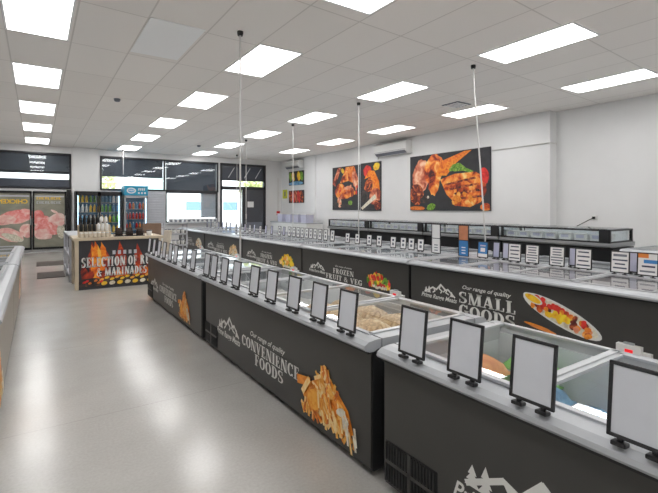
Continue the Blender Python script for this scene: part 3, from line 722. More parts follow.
# ------------------------------------------------------------------ price cards
def card_proto(w, h, face, marks, loc):
    t = thing('price_card', '', 'price card', loc)
    f = MB(); b = .012
    z0 = .016
    for y0, y1, a0, a1 in [(-w/2, w/2, z0, z0+b), (-w/2, w/2, z0+h-b, z0+h), (-w/2, -w/2+b, z0, z0+h), (w/2-b, w/2, z0, z0+h)]: f.box(-.006, .006, y0, y1, a0, a1, 'frameblack')
    f.build('card_frame', t, bevel=.003)
    c = MB(); c.box(-.002, .003, -w/2+b*.6, w/2-b*.6, z0+b*.6, z0+h-b*.6, face)
    x = -.0028
    for (u0, u1, v0, v1, m) in marks:   # u from the left as read, 0..1
        ya, yb = w/2-b-(w-2*b)*u0, w/2-b-(w-2*b)*u1; za, zb = z0+b+(h-2*b)*v0, z0+b+(h-2*b)*v1
        c.add([(x, ya, za), (x, yb, za), (x, yb, zb), (x, ya, zb)], [(0, 1, 2, 3)], m); x -= .0003
    c.build('card_sheet', t)
    for s in (-1, 1):
        k = MB(); yc = s*w*.27; k.box(-.02, .014, yc-.021, yc+.021, -.004, .010, 'black'); k.box(-.006, .006, yc-.010, yc+.010, .010, .018, 'black'); k.build('clip', t, bevel=.004)
    return t
def lines(n, v1=.85, v0=.15, m='ink'):
    out = []
    for i in range(n):
        v = v1-(v1-v0)*i/max(1, n-1); e = R.uniform(.6, .9)
        out.append((.5-e/2, .5+e/2, v-.035, v+.035, m))
    return out
PC = {}
PC['blank'] = card_proto(.168, .225, 'card', [], (XA-.035, 1.45, .738))
tilt = (0, math.radians(6), 0)
def sign_row(proto, x, z, ys, fmt, group, rot=tilt, start=0, used=[]):
    for k, y in enumerate(ys):
        p = proto if isinstance(proto, str) else proto[k]
        src = PC[p]; loc = (x, y, z)
        lab = fmt % ORD[k+start] if '%' in fmt else fmt
        if p not in used: used.append(p); src.location = loc; src.rotation_euler = rot; src['label'] = lab; src['group'] = group
        else: dup(src, loc, lab, group, rot)
zr = .742
sign_row('blank', XA-.03, zr, [1.475, 1.175, .88, .55], 'blank price card in black frame, %s from the far end of the nearest freezer', 'blank price cards on the nearest freezer')
sign_row('blank', XA-.03, zr, [1.99, 2.29, 2.61, 2.95, 3.26, 3.64, 3.94, 4.23, 4.44], 'blank price card in black frame, %s from near end of the convenience foods freezer', 'blank price cards on the convenience foods freezer')
sign_row('blank', XA-.03, zr, [4.92, 5.26, 5.67, 5.93, 6.26, 6.56, 6.89, 7.21], 'blank price card in black frame, %s from near end of small fries-print freezer', 'blank price cards on the freezer by the counter')
PC['txt1'] = card_proto(.185, .232, 'paper', lines(4), (0, 0, 0)); PC['txt2'] = card_proto(.185, .232, 'paper', lines(6, .88, .12, 'inkgrey'), (0, 0, 0))
PC['txt3'] = card_proto(.185, .232, 'paper', [(.1, .9, .78, .9, 'inkgrey')]+lines(3, .6, .2), (0, 0, 0))
PC['blue'] = card_proto(.17, .225, 'blue', [(.25, .75, .35, .62, 'paper'), (.0, 1, .0, .22, 'paper'), (.2, .8, .72, .82, 'lilac')], (0, 0, 0))
PC['tag'] = card_proto(.145, .195, 'paper', [(.3, .7, .62, .82, 'ink'), (.3, .7, .2, .45, 'inkgrey')], (0, 0, 0))
PC['tall'] = card_proto(.15, .23, 'paper', [(.3, .7, .62, .82, 'inkgrey'), (.3, .7, .2, .45, 'inkgrey')], (0, 0, 0))
PC['slim'] = card_proto(.11, .22, 'lilac', [], (0, 0, 0))
PC['orange'] = card_proto(.19, .235, 'paper', [(0, .55, .80, 1, 'orange'), (.3, 1, .55, .72, 'blue'), (.2, .9, .36, .44, 'ink'), (.1, .9, .12, .2, 'inkgrey')], (0, 0, 0))
XS = XB+D-.03
st = (0, math.radians(4), 0)
def brow(lst, group, fmt):
    sign_row([p for p, y in lst], XS, .7475, [y for p, y in lst], fmt, group, rot=st)
brow([('orange', 1.85), ('txt3', 2.10), ('txt1', 2.47), ('txt2', 2.77), ('txt2', 3.08), ('txt1', 3.32), ('blue', 3.80)],
     'price cards behind the small goods freezer', 'printed price card, %s from near end along back rim of small goods freezer')
def one(p, y, label, group, x=XS, z=.7475): sign_row([p], x, z, [y], label, group, rot=st)
g = 'slim cards edge-on behind the small goods freezer'
for y, l in ((2.03, 'slim pale card beside the second printed card behind the small goods freezer'), (2.66, 'slim pale card left of the third printed card behind the small goods freezer'),
             (3.55, 'slim pale card left of the sixth printed card behind the small goods freezer'), (3.70, 'slim pale card right of the blue card behind the small goods freezer')):
    one('slim', y, l, g, XS+.16, .7475)
brow([('tag', 4.97), ('tag', 5.18), ('tag', 5.37), ('tag', 5.62), ('tag', 5.99), ('tag', 6.27), ('tag', 6.63), ('tag', 6.95)],
     'small price tags behind the frozen fruit and veg freezer', 'small white price tag, %s from near end behind frozen fruit and veg freezer')
brow([('tall', 7.48), ('tall', 7.74), ('tall', 7.96), ('tall', 8.16), ('tall', 8.34), ('tall', 8.52), ('tall', 8.72), ('tall', 8.91), ('tall', 9.11), ('tall', 9.34), ('slim', 9.62), ('tall', 9.86)],
     'small price tags behind the golden vegetable print freezer', 'small white price tag, %s from near end behind the golden vegetable print freezer')
brow([('slim', 10.3), ('slim', 10.65), ('tag', 11.0), ('slim', 11.4), ('tag', 11.7), ('slim', 12.06), ('slim', 12.4), ('tag', 12.75)],
     'pale cards on the far end of the second row', 'pale card, %s from near end behind the far beige print freezer')
brow([('slim', 13.26), ('tall', 13.6), ('slim', 13.95), ('slim', 14.3), ('tall', 14.7), ('slim', 15.1), ('slim', 15.5)],
     'pale cards on the farthest freezer of the second row', 'pale card, %s from near end on the farthest freezer of the second row')
# taller cards standing on others
def tall(x, y, label, top, bottom, group=None):
    t = thing('double_price_card', label, 'price card', (x, y, .744), 0, group)
    f = MB(); w = .18; h = .46
    for y0, y1, a0, a1 in [(-w/2, w/2, .01, .02), (-w/2, w/2, h-.01, h), (-w/2, -w/2+.01, .01, h), (w/2-.01, w/2, .01, h), (-w/2, w/2, .235, .245)]: f.box(-.006, .006, y0, y1, a0, a1, 'frameblack')
    f.box(-.016, .016, -.04, .04, 0, .012, 'black'); f.build('card_frame', t)
    a = MB(); a.box(-.002, .003, -w/2+.006, w/2-.006, .245, h-.006, top); a.build('upper_sheet', t)
    a = MB(); a.box(-.002, .003, -w/2+.006, w/2-.006, .016, .235, bottom)
    for i in range(3): a.add([(-.003, .035, .05+i*.04), (-.003, -.035, .05+i*.04), (-.003, -.035, .065+i*.04), (-.003, .035, .065+i*.04)], [(0, 1, 2, 3)], 'paper' if bottom == 'blue' else 'inkgrey')
    a.build('lower_sheet', t)
tall(XS, 4.64, 'tall double white price card standing behind the freezers below the roast poster', 'paper', 'paper')
tall(XS, 4.12, 'tall double price card, brown above blue, standing behind the freezers', 'brownprint', 'blue')
one('txt1', 1.98, 'white price card on the raised freezer at right edge, leftmost of two', 'cards on the raised freezer', 7.0, .868)
one('orange', 1.76, 'orange-cornered price card on the raised freezer at right edge', 'cards on the raised freezer', 7.0, .868)

# ------------------------------------------------------------------ glass-topped display row by the right wall
def display(L, label, loc):
    t = thing('display_freezer', label, 'display freezer', loc, 0, 'glass-topped display freezers by the right wall'); h = L/2; d = .78
    a = MB(); a.box(.06, d, -h, h, .04, .85, 'black'); a.box(.1, d-.05, -h+.04, h-.04, 0, .04, 'black'); a.build('base', t, bevel=.006)
    a = MB(); a.prism([(0, .86), (-.02, .88), (-.02, .905), (0, .925), (d+.03, .925), (d+.03, .86)], -h, h, 'y', 'steel'); a.build('ledge', t)
    a = MB(); z0, z1 = .925, 1.125
    for x in (.03, d-.03):
        for y in (-h+.03, h-.03): a.box(x-.018, x+.018, y-.018, y+.018, z0, z1, 'black')
    for z in (z0+.01, z1-.01):
        a.box(.012, .05, -h+.01, h-.01, z-.012, z+.012, 'black'); a.box(d-.05, d-.012, -h+.01, h-.01, z-.012, z+.012, 'black')
        a.box(.02, d-.02, -h+.012, -h+.05, z-.012, z+.012, 'black'); a.box(.02, d-.02, h-.05, h-.012, z-.012, z+.012, 'black')
    a.box(.015, .045, -h+.05, -h+.17, z0, z1, 'black')
    a.build('case_frame', t)
    a = MB(); a.box(.028, .032, -h+.05, h-.05, z0+.02, z1-.02, 'glass'); a.box(.05, d-.05, -h+.028, -h+.032, z0+.02, z1-.02, 'glass'); a.box(.05, d-.05, h-.032, h-.028, z0+.02, z1-.02, 'glass'); a.build('case_glass', t)
    a = MB(); a.box(.06, d-.06, -h+.06, h-.06, .925, .94, 'liner'); a.box(d-.09, d-.06, -h+.06, h-.06, .94, 1.09, 'liner'); a.build('inner_deck', t)
    n = 3
    for i in range(n):
        w = (L-.1)/n; a = MB(); a.box(.05, d-.05, -h+.05+w*i+.01, -h+.05+w*(i+1)-.01, z1, z1+.012, 'glass'); g = a.build('lid_glass', t)
        a = MB(); a.box(.05, d-.05, -h+.05+w*i, -h+.05+w*i+.02, z1-.002, z1+.016, 'alu'); a.build('lid_frame', g)
    return t
DL = 1.84
DC = display(DL, 'black glass-topped display freezer ending at the right, nearest of its row', (7.0, 3.0+DL/2, 0))
dn = ['black glass-topped display freezer, second from the near end of its row', 'black glass-topped display freezer, third from the near end of its row', 'black glass-topped display freezer at the far end below the ribs poster']
for i in range(3): dup(DC, (7.0, 3.0+DL/2+(i+1)*1.88, 0), dn[i])
# white trays on show inside them
tr = None; cnt = 0
for i in range(4):
    n = 7
    for k in range(n):
        y = 3.0+i*1.88+.24+k*(DL-.4)/(n-1)
        lab = 'white display tray, %s from near end inside the %s' % (ORD[k], ['nearest display freezer', 'second display freezer', 'third display freezer', 'display freezer below the ribs poster'][i])
        if tr is None:
            tr = thing('display_tray', lab, 'tray', (7.2, y, .943), 0, 'white trays in the display freezers')
            a = MB(); a.prism([(-.085, 0), (.085, 0), (.1, .10), (.088, .10), (.075, .012), (-.075, .012), (-.088, .10), (-.1, .10)], -.11, .3, 'x', 'whiteplastic'); a.box(-.11, -.104, -.085, .085, 0, .10, 'whiteplastic'); a.build('tray_body', tr)
            a = MB(); a.box(-.114, -.111, -.06, .06, .035, .085, 'lilac'); a.build('tray_label', tr)
        else: dup(tr, (7.2, y, .943), lab)

# ------------------------------------------------------------------ right wall fittings
def wall_fn(x, yl, zb): return lambda u, v, l: (x-l, yl-u, zb+v)   # u runs left to right as read
def poster(name, label, yl, yr, z0, z1, build, x=8.948):
    t = thing(name, label, 'poster', (x, (yl+yr)/2, z0))
    w = yl-yr; h = z1-z0
    a = MB(); a.box(-.035, 0, -w/2, w/2, 0, h, 'canvasdark'); a.build('canvas', t, bevel=.003)
    ar = Art(lambda u, v, l: (-.035-l, w/2-u*w, v*h)); ar.w, ar.h = w, h
    build(ar); ar.mb.build('food_print', t)
def E(a, u, v, ru, rv, m, rot=0, n=20, wob=.08):   # ellipse in metres on a unit-square poster
    pts = []
    for i in range(n):
        t = 2*PI*i/n; q = 1+wob*R.uniform(-1, 1); x = ru*q*math.cos(t); y = rv*q*math.sin(t)
        pts.append((min(.995, max(.005, u+(x*math.cos(rot)-y*math.sin(rot))/a.w)), min(.995, max(.005, v+(x*math.sin(rot)+y*math.cos(rot))/a.h))))
    a.poly(pts, m)
def p_roast(a):
    E(a, .16, .62, .34, .46, 'meat2', -.2, 24); E(a, .1, .3, .26, .3, 'meat3', 0); E(a, .33, .72, .34, .42, 'meat', -.3, 24); E(a, .34, .55, .2, .45, 'meat', -.1)
    a.poly([(.36, .62), (.44, .86), (.72, .985), (.8, .985), (.62, .80), (.5, .6)], 'flame2')
    a.poly([(.53, .70), (.58, .78), (.66, .80), (.74, .70), (.82, .64), (.8, .62), (.7, .66), (.6, .66)], 'herb'); E(a, .6, .72, .18, .06, 'herb', .3)
    a.poly([(.42, .54), (.6, .62), (.84, .63), (.95, .52), (.96, .3), (.9, .14), (.78, .06), (.64, .08), (.5, .28)], 'meat')
    for i in range(9): a.poly([(.46+.025*i, .50-.04*i), (.48+.025*i, .47-.04*i), (.84+.012*i, .57-.05*i), (.82+.012*i, .6-.05*i)][::1], 'meat3' if i % 2 else 'meat')
    for i in range(16): E(a, .58+R.uniform(0, .3), .1+R.uniform(0, .18), .07, .06, R.choice(['chip1', 'meat', 'chip3']), R.uniform(0, 3), 10)
    E(a, .94, .56, .12, .2, 'tomato', .2); E(a, .1, .04, .3, .06, 'chip4', 0); E(a, .3, .06, .16, .1, 'herb', .3); E(a, .95, .06, .14, .1, 'meat', 0)
    E(a, .22, .2, .2, .1, 'coal', .2); E(a, .26, .24, .04, .04, 'ring', .2)
def p_rib1(a):
    a.poly([(.0, .62), (.22, .98), (.34, .98), (.12, .55)], 'meat2'); a.poly([(.3, .62), (.52, .98), (.82, .98), (.95, .7), (.8, .6), (.62, .66)], 'meat')
    E(a, .85, .68, .16, .3, 'meat2', .3); E(a, .4, .9, .08, .1, 'pepper', .8); E(a, .3, .44, .3, .26, 'meat', .3); E(a, .62, .42, .34, .2, 'meat2', -.1); E(a, .5, .36, .4, .16, 'meat', .1)
    for i in range(14): E(a, .15+R.random()*.8, .28+R.random()*.3, .07, .05, R.choice(['meat', 'tomato', 'chip3', 'meat2']), R.uniform(0, 3), 10)
    E(a, .28, .18, .12, .2, 'meat2', .2); E(a, .68, .16, .12, .08, 'herb', 0); E(a, .15, .12, .16, .1, 'coal', .2); E(a, .5, .1, .3, .06, 'coal')
def p_rib2(a):
    E(a, .35, .82, .2, .2, 'tomato', .4); E(a, .8, .9, .16, .12, 'pepper', .2); a.poly([(.2, .66), (.42, .84), (.7, .82), (.92, .6), (.97, .35), (.9, .28), (.72, .56), (.45, .7)], 'flame2')
    a.poly([(.25, .58), (.45, .70), (.7, .6), (.82, .4), (.66, .3), (.4, .46)], 'meat'); E(a, .4, .52, .24, .2, 'meat3', .6); E(a, .72, .3, .3, .24, 'meat2', .5)
    a.poly([(.02, .06), (.1, .02), (.8, .26), (.72, .34)], 'ring'); E(a, .85, .12, .16, .16, 'meat3', .4); E(a, .2, .3, .2, .2, 'coal')
poster('food_picture', 'large poster of roast meat and glazed ribs on the right wall', 9.09, 6.42, 1.38, 2.91, p_roast)
poster('food_picture', 'poster of sticky ribs, left panel of the pair on the right wall', 13.05, 11.46, 1.38, 2.90, p_rib1)
poster('food_picture', 'poster of curved glazed ribs, right panel of the pair on the right wall', 11.40, 10.38, 1.36, 2.92, p_rib2)
def p_s1(a):
    for i in range(5): E(a, .12+.19*i, .62, .13, .2, ['herb', 'pepper', 'coal', 'pepper', 'herb'][i], .3)
    E(a, .5, .12, .6, .08, 'bagblue')
def p_s2(a):
    for i in range(5): E(a, .12+.19*i, .5, .13, .26, ['meat3', 'tomato', 'meat2', 'tomato', 'meat3'][i], .3)
poster('food_picture', 'small vegetable poster below the far air conditioner, upper of two', 16.35, 15.12, 2.40, 2.98, p_s1)
poster('food_picture', 'small red meat poster below the vegetable one on the right wall', 16.35, 15.12, 1.66, 2.18, p_s2)
def aircon(y, z, w, label, hgt=.36):
    t = thing('air_conditioner', label, 'air conditioner', (8.948, y, z))
    a = MB(); a.prism([(0, 0), (-.16, 0), (-.24, .07), (-.25, .12), (-.25, hgt-.05), (-.2, hgt), (0, hgt)], -w/2, w/2, 'y', 'whiteplastic'); a.build('casing', t, bevel=.012)
    a = MB(); a.add([(-.167, -w/2+.05, -.002), (-.167, w/2-.05, -.002), (-.248, w/2-.05, .075), (-.248, -w/2+.05, .075)], [(0, 1, 2, 3)], 'inkgrey'); a.box(-.255, -.249, -w/2+.02, w/2-.02, .1, .108, 'inkgrey'); a.build('air_flap', t)
    a = MB()
    for i in range(8): a.box(-.2+i*.022, -.19+i*.022, -w/2+.06, w/2-.06, hgt, hgt+.006, 'inkgrey')
    a.build('intake_vent', t)
    a = MB(); a.tube([(-.03, w/2+.02, .2), (-.03, w/2+.05, .1), (-.03, w/2+.05, -.07)], .02, 'pvc'); a.build('drain_pipe', t, smooth=True)
aircon(9.75, 3.04, 1.42, 'white wall air conditioner between the ribs posters and the roast poster')
aircon(15.75, 3.08, 1.15, 'white wall air conditioner at the far corner above two small posters', .32)
a = MB(); a.tube([(8.93, 6.38, 2.81), (8.93, 5.02, 2.82)], .012, 'pvc'); a.tube([(8.93, 5.02, 2.82), (8.93, 4.985, 2.82), (9.18, 4.985, 2.82)], .012, 'pvc'); tag(a.build('conduit_pipe', smooth=True), 'thin conduit running along the right wall behind the roast poster', 'conduit')
t = thing('wall_socket', 'white wall socket with black cord on the right wall', 'socket', (9.2, 4.24, 1.25))
a = MB(); a.box(-.012, 0, -.06, .06, -.04, .06, 'whiteplastic'); a.build('face_plate', t, bevel=.003)
a = MB(); a.box(-.05, -.012, -.025, .025, -.02, .03, 'black'); a.build('plug', t, bevel=.006)
a = MB(); a.tube([(-.04, .0, .0), (-.06, .08, -.04), (-.2, .3, -.2), (-.7, .45, -.32), (-1.3, .46, -.318)], .008, 'black'); a.build('cord', t, smooth=True)
a = MB(); a.box(8.935, 8.95, 16.55, 16.95, 1.86, 2.24, 'yellow'); a.box(8.93, 8.935, 16.7, 16.78, 1.95, 2.15, 'inkgrey'); tag(a.build('safety_sign'), 'small yellow safety sign near the far right corner', 'sign')
t = thing('fire_alarm_switch', 'small red fire point on the far wall right of entrance door', 'fire point', (8.78, 17.098, 1.15))
a = MB(); a.box(-.07, .07, -.05, 0, 0, .16, 'red'); a.build('case', t, bevel=.006)
a = MB(); a.box(-.012, .012, -.02, 0, .16, 1.6, 'pvc'); a.build('cable_duct', t)
# shelf of white tubs in the far corner
t = thing('low_cabinet', 'low white cabinet along the far right wall below the small posters', 'cabinet', (8.5, 14.6, 0))
a = MB(); a.box(-.35, .34, -1.0, 1.9, .06, .86, 'whiteplastic'); a.box(-.30, .30, -.95, 1.85, 0, .06, 'black'); a.build('carcass', t, bevel=.006)
a = MB(); a.box(-.38, .34, -1.03, 1.93, .86, .9, 'rim'); a.build('worktop', t, bevel=.006)
for k, y in enumerate((13.9, 14.5, 15.1, 15.8)):
    q = thing('storage_tub', 'pale storage tub on the white cabinet, %s from near end' % ORD[k], 'tub', (8.35, y, .9), 0, 'tubs on the white cabinet')
    a = MB(); m_ = 'lilac'; a.prism([(-.17, 0), (.17, 0), (.21, .30), (-.21, .30)], -.16, .16, 'x', m_); a.build('tub_body', q, bevel=.01)
    a = MB(); a.box(-.18, .18, -.23, .23, .30, .325, 'whiteplastic'); a.build('lid', q, bevel=.006)

# ------------------------------------------------------------------ drinks fridges on the back wall
t = thing('drinks_fridge', 'black two-door glass drinks fridge behind the rubs counter', 'fridge', (1.72, 16.6, 0))
w = .68
a = MB(); a.box(-w, w, .30, .34, 0, 2.0, 'black'); a.box(-w, -w+.05, -.3, .3, 0, 2.0, 'black'); a.box(w-.05, w, -.3, .3, 0, 2.0, 'black'); a.box(-w, w, -.3, .3, 1.93, 2.0, 'black'); a.box(-w, w, -.3, .3, 0, .15, 'black'); a.build('cabinet_body', t)
a = MB(); a.box(-w+.05, w-.05, .27, .30, .15, 1.93, 'fridgeblue'); a.build('back_liner', t)
a = MB(); a.box(-w+.06, -w+.08, -.24, -.2, .2, 1.9, 'fridgelight'); a.box(w-.08, w-.06, -.24, -.2, .2, 1.9, 'fridgelight'); a.build('strip_light', t)
for z in (.6, .95, 1.3, 1.62):
    a = MB(); a.box(-w+.05, w-.05, -.22, .27, z, z+.015, 'steel'); a.build('shelf', t)
for s in (-1, 1):
    x0, x1 = (-w, -.005) if s < 0 else (.005, w)
    a = MB()
    for b in [(x0, x0+.05, .12, 1.98), (x1-.05, x1, .12, 1.98), (x0, x1, .12, .2), (x0, x1, 1.86, 1.98)]: a.box(b[0], b[1], -.36, -.31, b[2], b[3], 'black')
    dd = a.build('door', t, bevel=.004)
    a = MB(); a.box(x0+.05, x1-.05, -.34, -.334, .2, 1.86, 'pane'); a.build('door_glass', dd)
    a = MB(); hx = x1-.03 if s < 0 else x0+.03; a.tube([(hx, -.37, .9), (hx, -.39, .95), (hx, -.39, 1.25), (hx, -.37, 1.3)], .01, 'steel'); a.build('door_handle', dd, smooth=True)
bp = None; kinds = ['baggreen', 'bagblue', 'bagwhite', 'lemon']
bprotos = []
def bottle(m, cap, h, r, name='drink_bottle'):
    t = thing(name, '', 'bottle')
    a = MB(); a.lathe([(0, 0), (r, 0), (r, h*.62), (r*.9, h*.7), (r*.4, h*.86), (r*.4, h*.92), (0, h*.92)], (0, 0, 0), m, 12); a.build('bottle_body', t, smooth=True)
    a = MB(); a.lathe([(0, h*.9), (r*.46, h*.9), (r*.46, h), (0, h)], (0, 0, 0), cap, 10); a.build('cap', t)
    return t
def place(protos_, loc, label, group, seen={}):
    p = protos_
    if p.name not in seen: seen[p.name] = 1; p.location = loc; p['label'] = label; p['group'] = group
    else: dup(p, loc, label, group)
bprotos = [bottle(k, 'whiteplastic', .26, .04) for k in kinds]
for si, z in enumerate((.617, .967, 1.317, 1.637)):
    for k in range(11):
        x = 1.72-.58+k*.116
        place(bprotos[(k//3+si) % 4], (x, 16.5, z), 'drink bottle on the %s shelf of the black fridge, %s from left' % (['lowest', 'second', 'third', 'top'][si], ORD[k]), 'bottles in the black fridge')
t = thing('drinks_fridge', 'tall glass-door fridge with blue header sign beside the black fridge', 'fridge', (2.86, 16.6, 0))
w = .38
a = MB(); a.box(-w, w, .3, .34, 0, 1.88, 'whiteplastic'); a.box(-w, -w+.04, -.32, .3, 0, 1.88, 'whiteplastic'); a.box(w-.04, w, -.32, .3, 0, 1.88, 'whiteplastic'); a.box(-w, w, -.32, .3, 0, .3, 'whiteplastic'); a.box(-w, w, -.32, .3, 1.84, 1.88, 'whiteplastic'); a.build('cabinet_body', t)
a = MB(); a.box(-w, w, -.36, .34, 1.88, 2.22, 'teal'); hd = a.build('header_sign', t, bevel=.015)
ar = Art(lambda u, v, l: (-w+u, -.36-l, 1.88+v)); ar.ell(.22, .17, .15, .1, 'white'); ar.ell(.22, .17, .11, .07, 'bagblue'); ar.line([(.14, .17), (.3, .19)], .02, 'white')
ar.mb.build('header_emblem', hd)
ar = Art(lambda u, v, l: (-w+u, -.36-l, 1.88+v))
for x in (.46, .52, .58, .64): ar.bar(x, .22, .09, .03, PI/2-.2, 'white')
for x in (.46, .56, .66): ar.bar(x, .09, .05, .06, .1, 'white')
ar.mb.build('header_lettering', hd)
a = MB(); a.box(-w+.04, w-.04, .27, .3, .3, 1.84, 'fridgeblue'); a.build('back_liner', t)
a = MB(); a.box(w-.07, w-.05, -.27, -.24, .35, 1.8, 'fridgelight'); a.build('strip_light', t)
for z in (.7, 1.05, 1.4):
    a = MB(); a.box(-w+.04, w-.04, -.25, .27, z, z+.015, 'steel'); a.build('shelf', t)
a = MB()
for b in [(-w, -w+.045, .28, 1.86), (w-.045, w, .28, 1.86), (-w, w, .28, .34), (-w, w, 1.8, 1.86)]: a.box(b[0], b[1], -.36, -.33, b[2], b[3], 'rim')
dd = a.build('door', t)
a = MB(); a.box(-w+.045, w-.045, -.35, -.345, .34, 1.8, 'pane'); a.build('door_glass', dd)
a = MB(); a.box(-w+.05, -w+.075, -.4, -.36, .9, 1.3, 'inkgrey'); a.build('door_handle', dd)
rb = [bottle('tomato', 'whiteplastic', .24, .038), bottle('orange', 'whiteplastic', .24, .038), bottle('bagblue', 'whiteplastic', .24, .038)]
for si, z in enumerate((.717, 1.067, 1.417)):
    for k in range(6): place(rb[0] if si == 1 else rb[(k+si) % 3], (2.86-.27+k*.108, 16.5, z), 'drink bottle on the %s shelf of the blue-topped fridge, %s from left' % (['lower', 'middle', 'upper'][si], ORD[k]), 'bottles in the blue-topped fridge')

# boxes along the window sill
sb = None
for k in range(11):
    x = 4.2+k*.17; hh = .15
    lab = 'small pale box on the street window sill, %s from left' % ORD[k]
    if sb is None:
        a = MB(); a.box(-.07, .07, -.06, .06, 0, .14, 'paper'); a.add([(-.05, -.061, .02), (.05, -.061, .02), (.05, -.061, .1), (-.05, -.061, .1)], [(0, 1, 2, 3)], 'inkgrey')
        sb = tag(a.build('sill_box', loc=(x, 17.0, .90), bevel=.004), lab, 'box', 'boxes on the window sill')
    else: dup(sb, (x, 17.0, .90), lab)
mb = MB(); mb.box(4.02, 6.05, 16.9, 17.1, .86, .90, 'rim'); struct(mb.build('trim_1'))

# ------------------------------------------------------------------ rubs and marinades counter
cx0, cx1, cy0, cy1 = .55, 2.0, 8.8, 9.7
t = thing('counter', 'counter with flame banner reading SELECTION OF RUBS & MARINADES', 'counter', (cx0, cy0, 0)); W = cx1-cx0; Dp = cy1-cy0
a = MB(); a.box(.06, W-.05, .03, Dp, .03, .87, 'shell'); a.build('carcass', t)
a = MB(); a.box(-.03, W+.03, -.03, Dp+.02, .87, .92, 'wood'); a.build('counter_top', t, bevel=.006)
a = MB(); 
for b in [(0, .06, 0, .07), (W-.05, W, 0, .07), (0, .06, Dp-.06, Dp)]:
    a = MB(); a.box(*b, 0, .87, 'wood'); a.build('corner_post', t, bevel=.004)
a = MB(); a.box(.06, W-.05, 0, .03, .0, .87, 'canvasdark'); pn = a.build('banner_panel', t)
ar = Art(lambda u, v, l: (u, -l, v))
a = ar
def flame(u, v, w, h, m, lean=0):
    pts = []
    for i in range(7): s = i/6; pts.append((u-w*(1-s)**.7*(.9+.3*math.sin(i*2.1))*.5+lean*s*s, v+h*s))
    for i in range(6, -1, -1): s = i/6; pts.append((u+w*(1-s)**.7*(.9+.3*math.sin(i*1.7+1))*.5+lean*s*s+.001, v+h*s))
    a.poly(pts, m)
for x, w_, h_, m_ in [(.3, .3, .8, 'flame1'), (.75, .34, .78, 'flame1'), (1.05, .28, .74, 'flame1'), (.5, .3, .7, 'flame1'), (1.25, .24, .45, 'flame1'), (.16, .2, .4, 'flame1')]: flame(x, .06, w_, h_, m_, -.04)
for x, y_, w_, h_, m_ in [(.36, .32, .24, .54, 'flame2'), (.46, .5, .16, .34, 'flame2'), (.3, .5, .12, .3, 'flame2'), (.40, .4, .1, .4, 'flame3'), (.34, .1, .14, .4, 'flame2'), (1.2, .1, .34, .26, 'flame2'), (1.02, .08, .2, .22, 'flame2'), (1.32, .16, .12, .2, 'flame3'), (.72, .1, .2, .25, 'flame2')]: flame(x, y_, w_, h_, m_, -.05)
a.poly([(.06, .05), (.5, .05), (.48, .16), (.3, .2), (.06, .18)], 'coal'); a.poly([(.42, .05), (1.39, .05), (1.39, .18), (.9, .2), (.42, .18)], 'coal')
for i in range(12): a.ell(.42+i*.085, .16+(i % 2)*.03, .04, .022, 'lemon' if i % 3 else 'chip1', .3)
for i in range(7): a.ell(.46+i*.13, .09, .05, .035, 'lemon' if i % 2 == 0 else 'ring', .2)
for i in range(8): a.ell(.1+i*.045, .11+.02*(i % 3), .03, .02, R.choice(['tomato', 'chip4', 'coal']), .4)
TK, TN = .27, .14
vs, fs = art_text(slab('SELECTION OF RUBS'), (.10, 1.40, .39, .57)); a.vf(vs, fs, 'white', .006)
vs, fs = art_text(slab('& MARINADES'), (.34, 1.18, .22, .37)); a.vf(vs, fs, 'white', .006)
for i in range(5): a.bar(.62+i*.09, .64, .05, .07, .0, 'shutter')
ar.mb.build('flame_banner', t)
# things on it
zt = .922
jar = thing('sauce_jar', '', 'jar'); a = MB(); a.lathe([(0, 0), (.03, 0), (.032, .01), (.032, .065), (.026, .075), (0, .075)], (0, 0, 0), 'jarlabel', 12); a.build('jar_body', jar, smooth=True)
a = MB(); a.lathe([(0, .072), (.03, .072), (.03, .095), (0, .095)], (0, 0, 0), 'whiteplastic', 12); a.build('lid', jar)
for k in range(7): place(jar, (.66+k*.068, 8.86, zt), 'small pale jar in the front row on the rubs counter, %s from left' % ORD[k], 'pale jars on the rubs counter')
rack = thing('step_rack', 'stepped wooden rack for bottles on the rubs counter', 'rack', (.62, 8.94, zt))
a = MB(); a.box(0, .52, 0, .16, 0, .10, 'wood'); a.build('lower_step', rack, bevel=.004)
a = MB(); a.box(0, .52, .16, .34, 0, .22, 'wood'); a.build('upper_step', rack, bevel=.004)
bb = bottle('black', 'black', .17, .03, 'sauce_bottle'); pb = bottle('paper', 'darkjar', .17, .03, 'sauce_bottle')
for k in range(7): place(bb if k < 4 else pb, (.66+k*.07, 9.02, zt+.102), '%s sauce bottle on the lower rack step, %s from left' % ('black' if k < 4 else 'white', ORD[k]), 'bottles on the lower step of the rack')
for k in range(7): place(pb if k in (5, 6) else bb, (.66+k*.07, 9.2, zt+.222), '%s sauce bottle on the upper rack step, %s from left' % ('white' if k in (5, 6) else 'black', ORD[k]), 'bottles on the upper step of the rack')
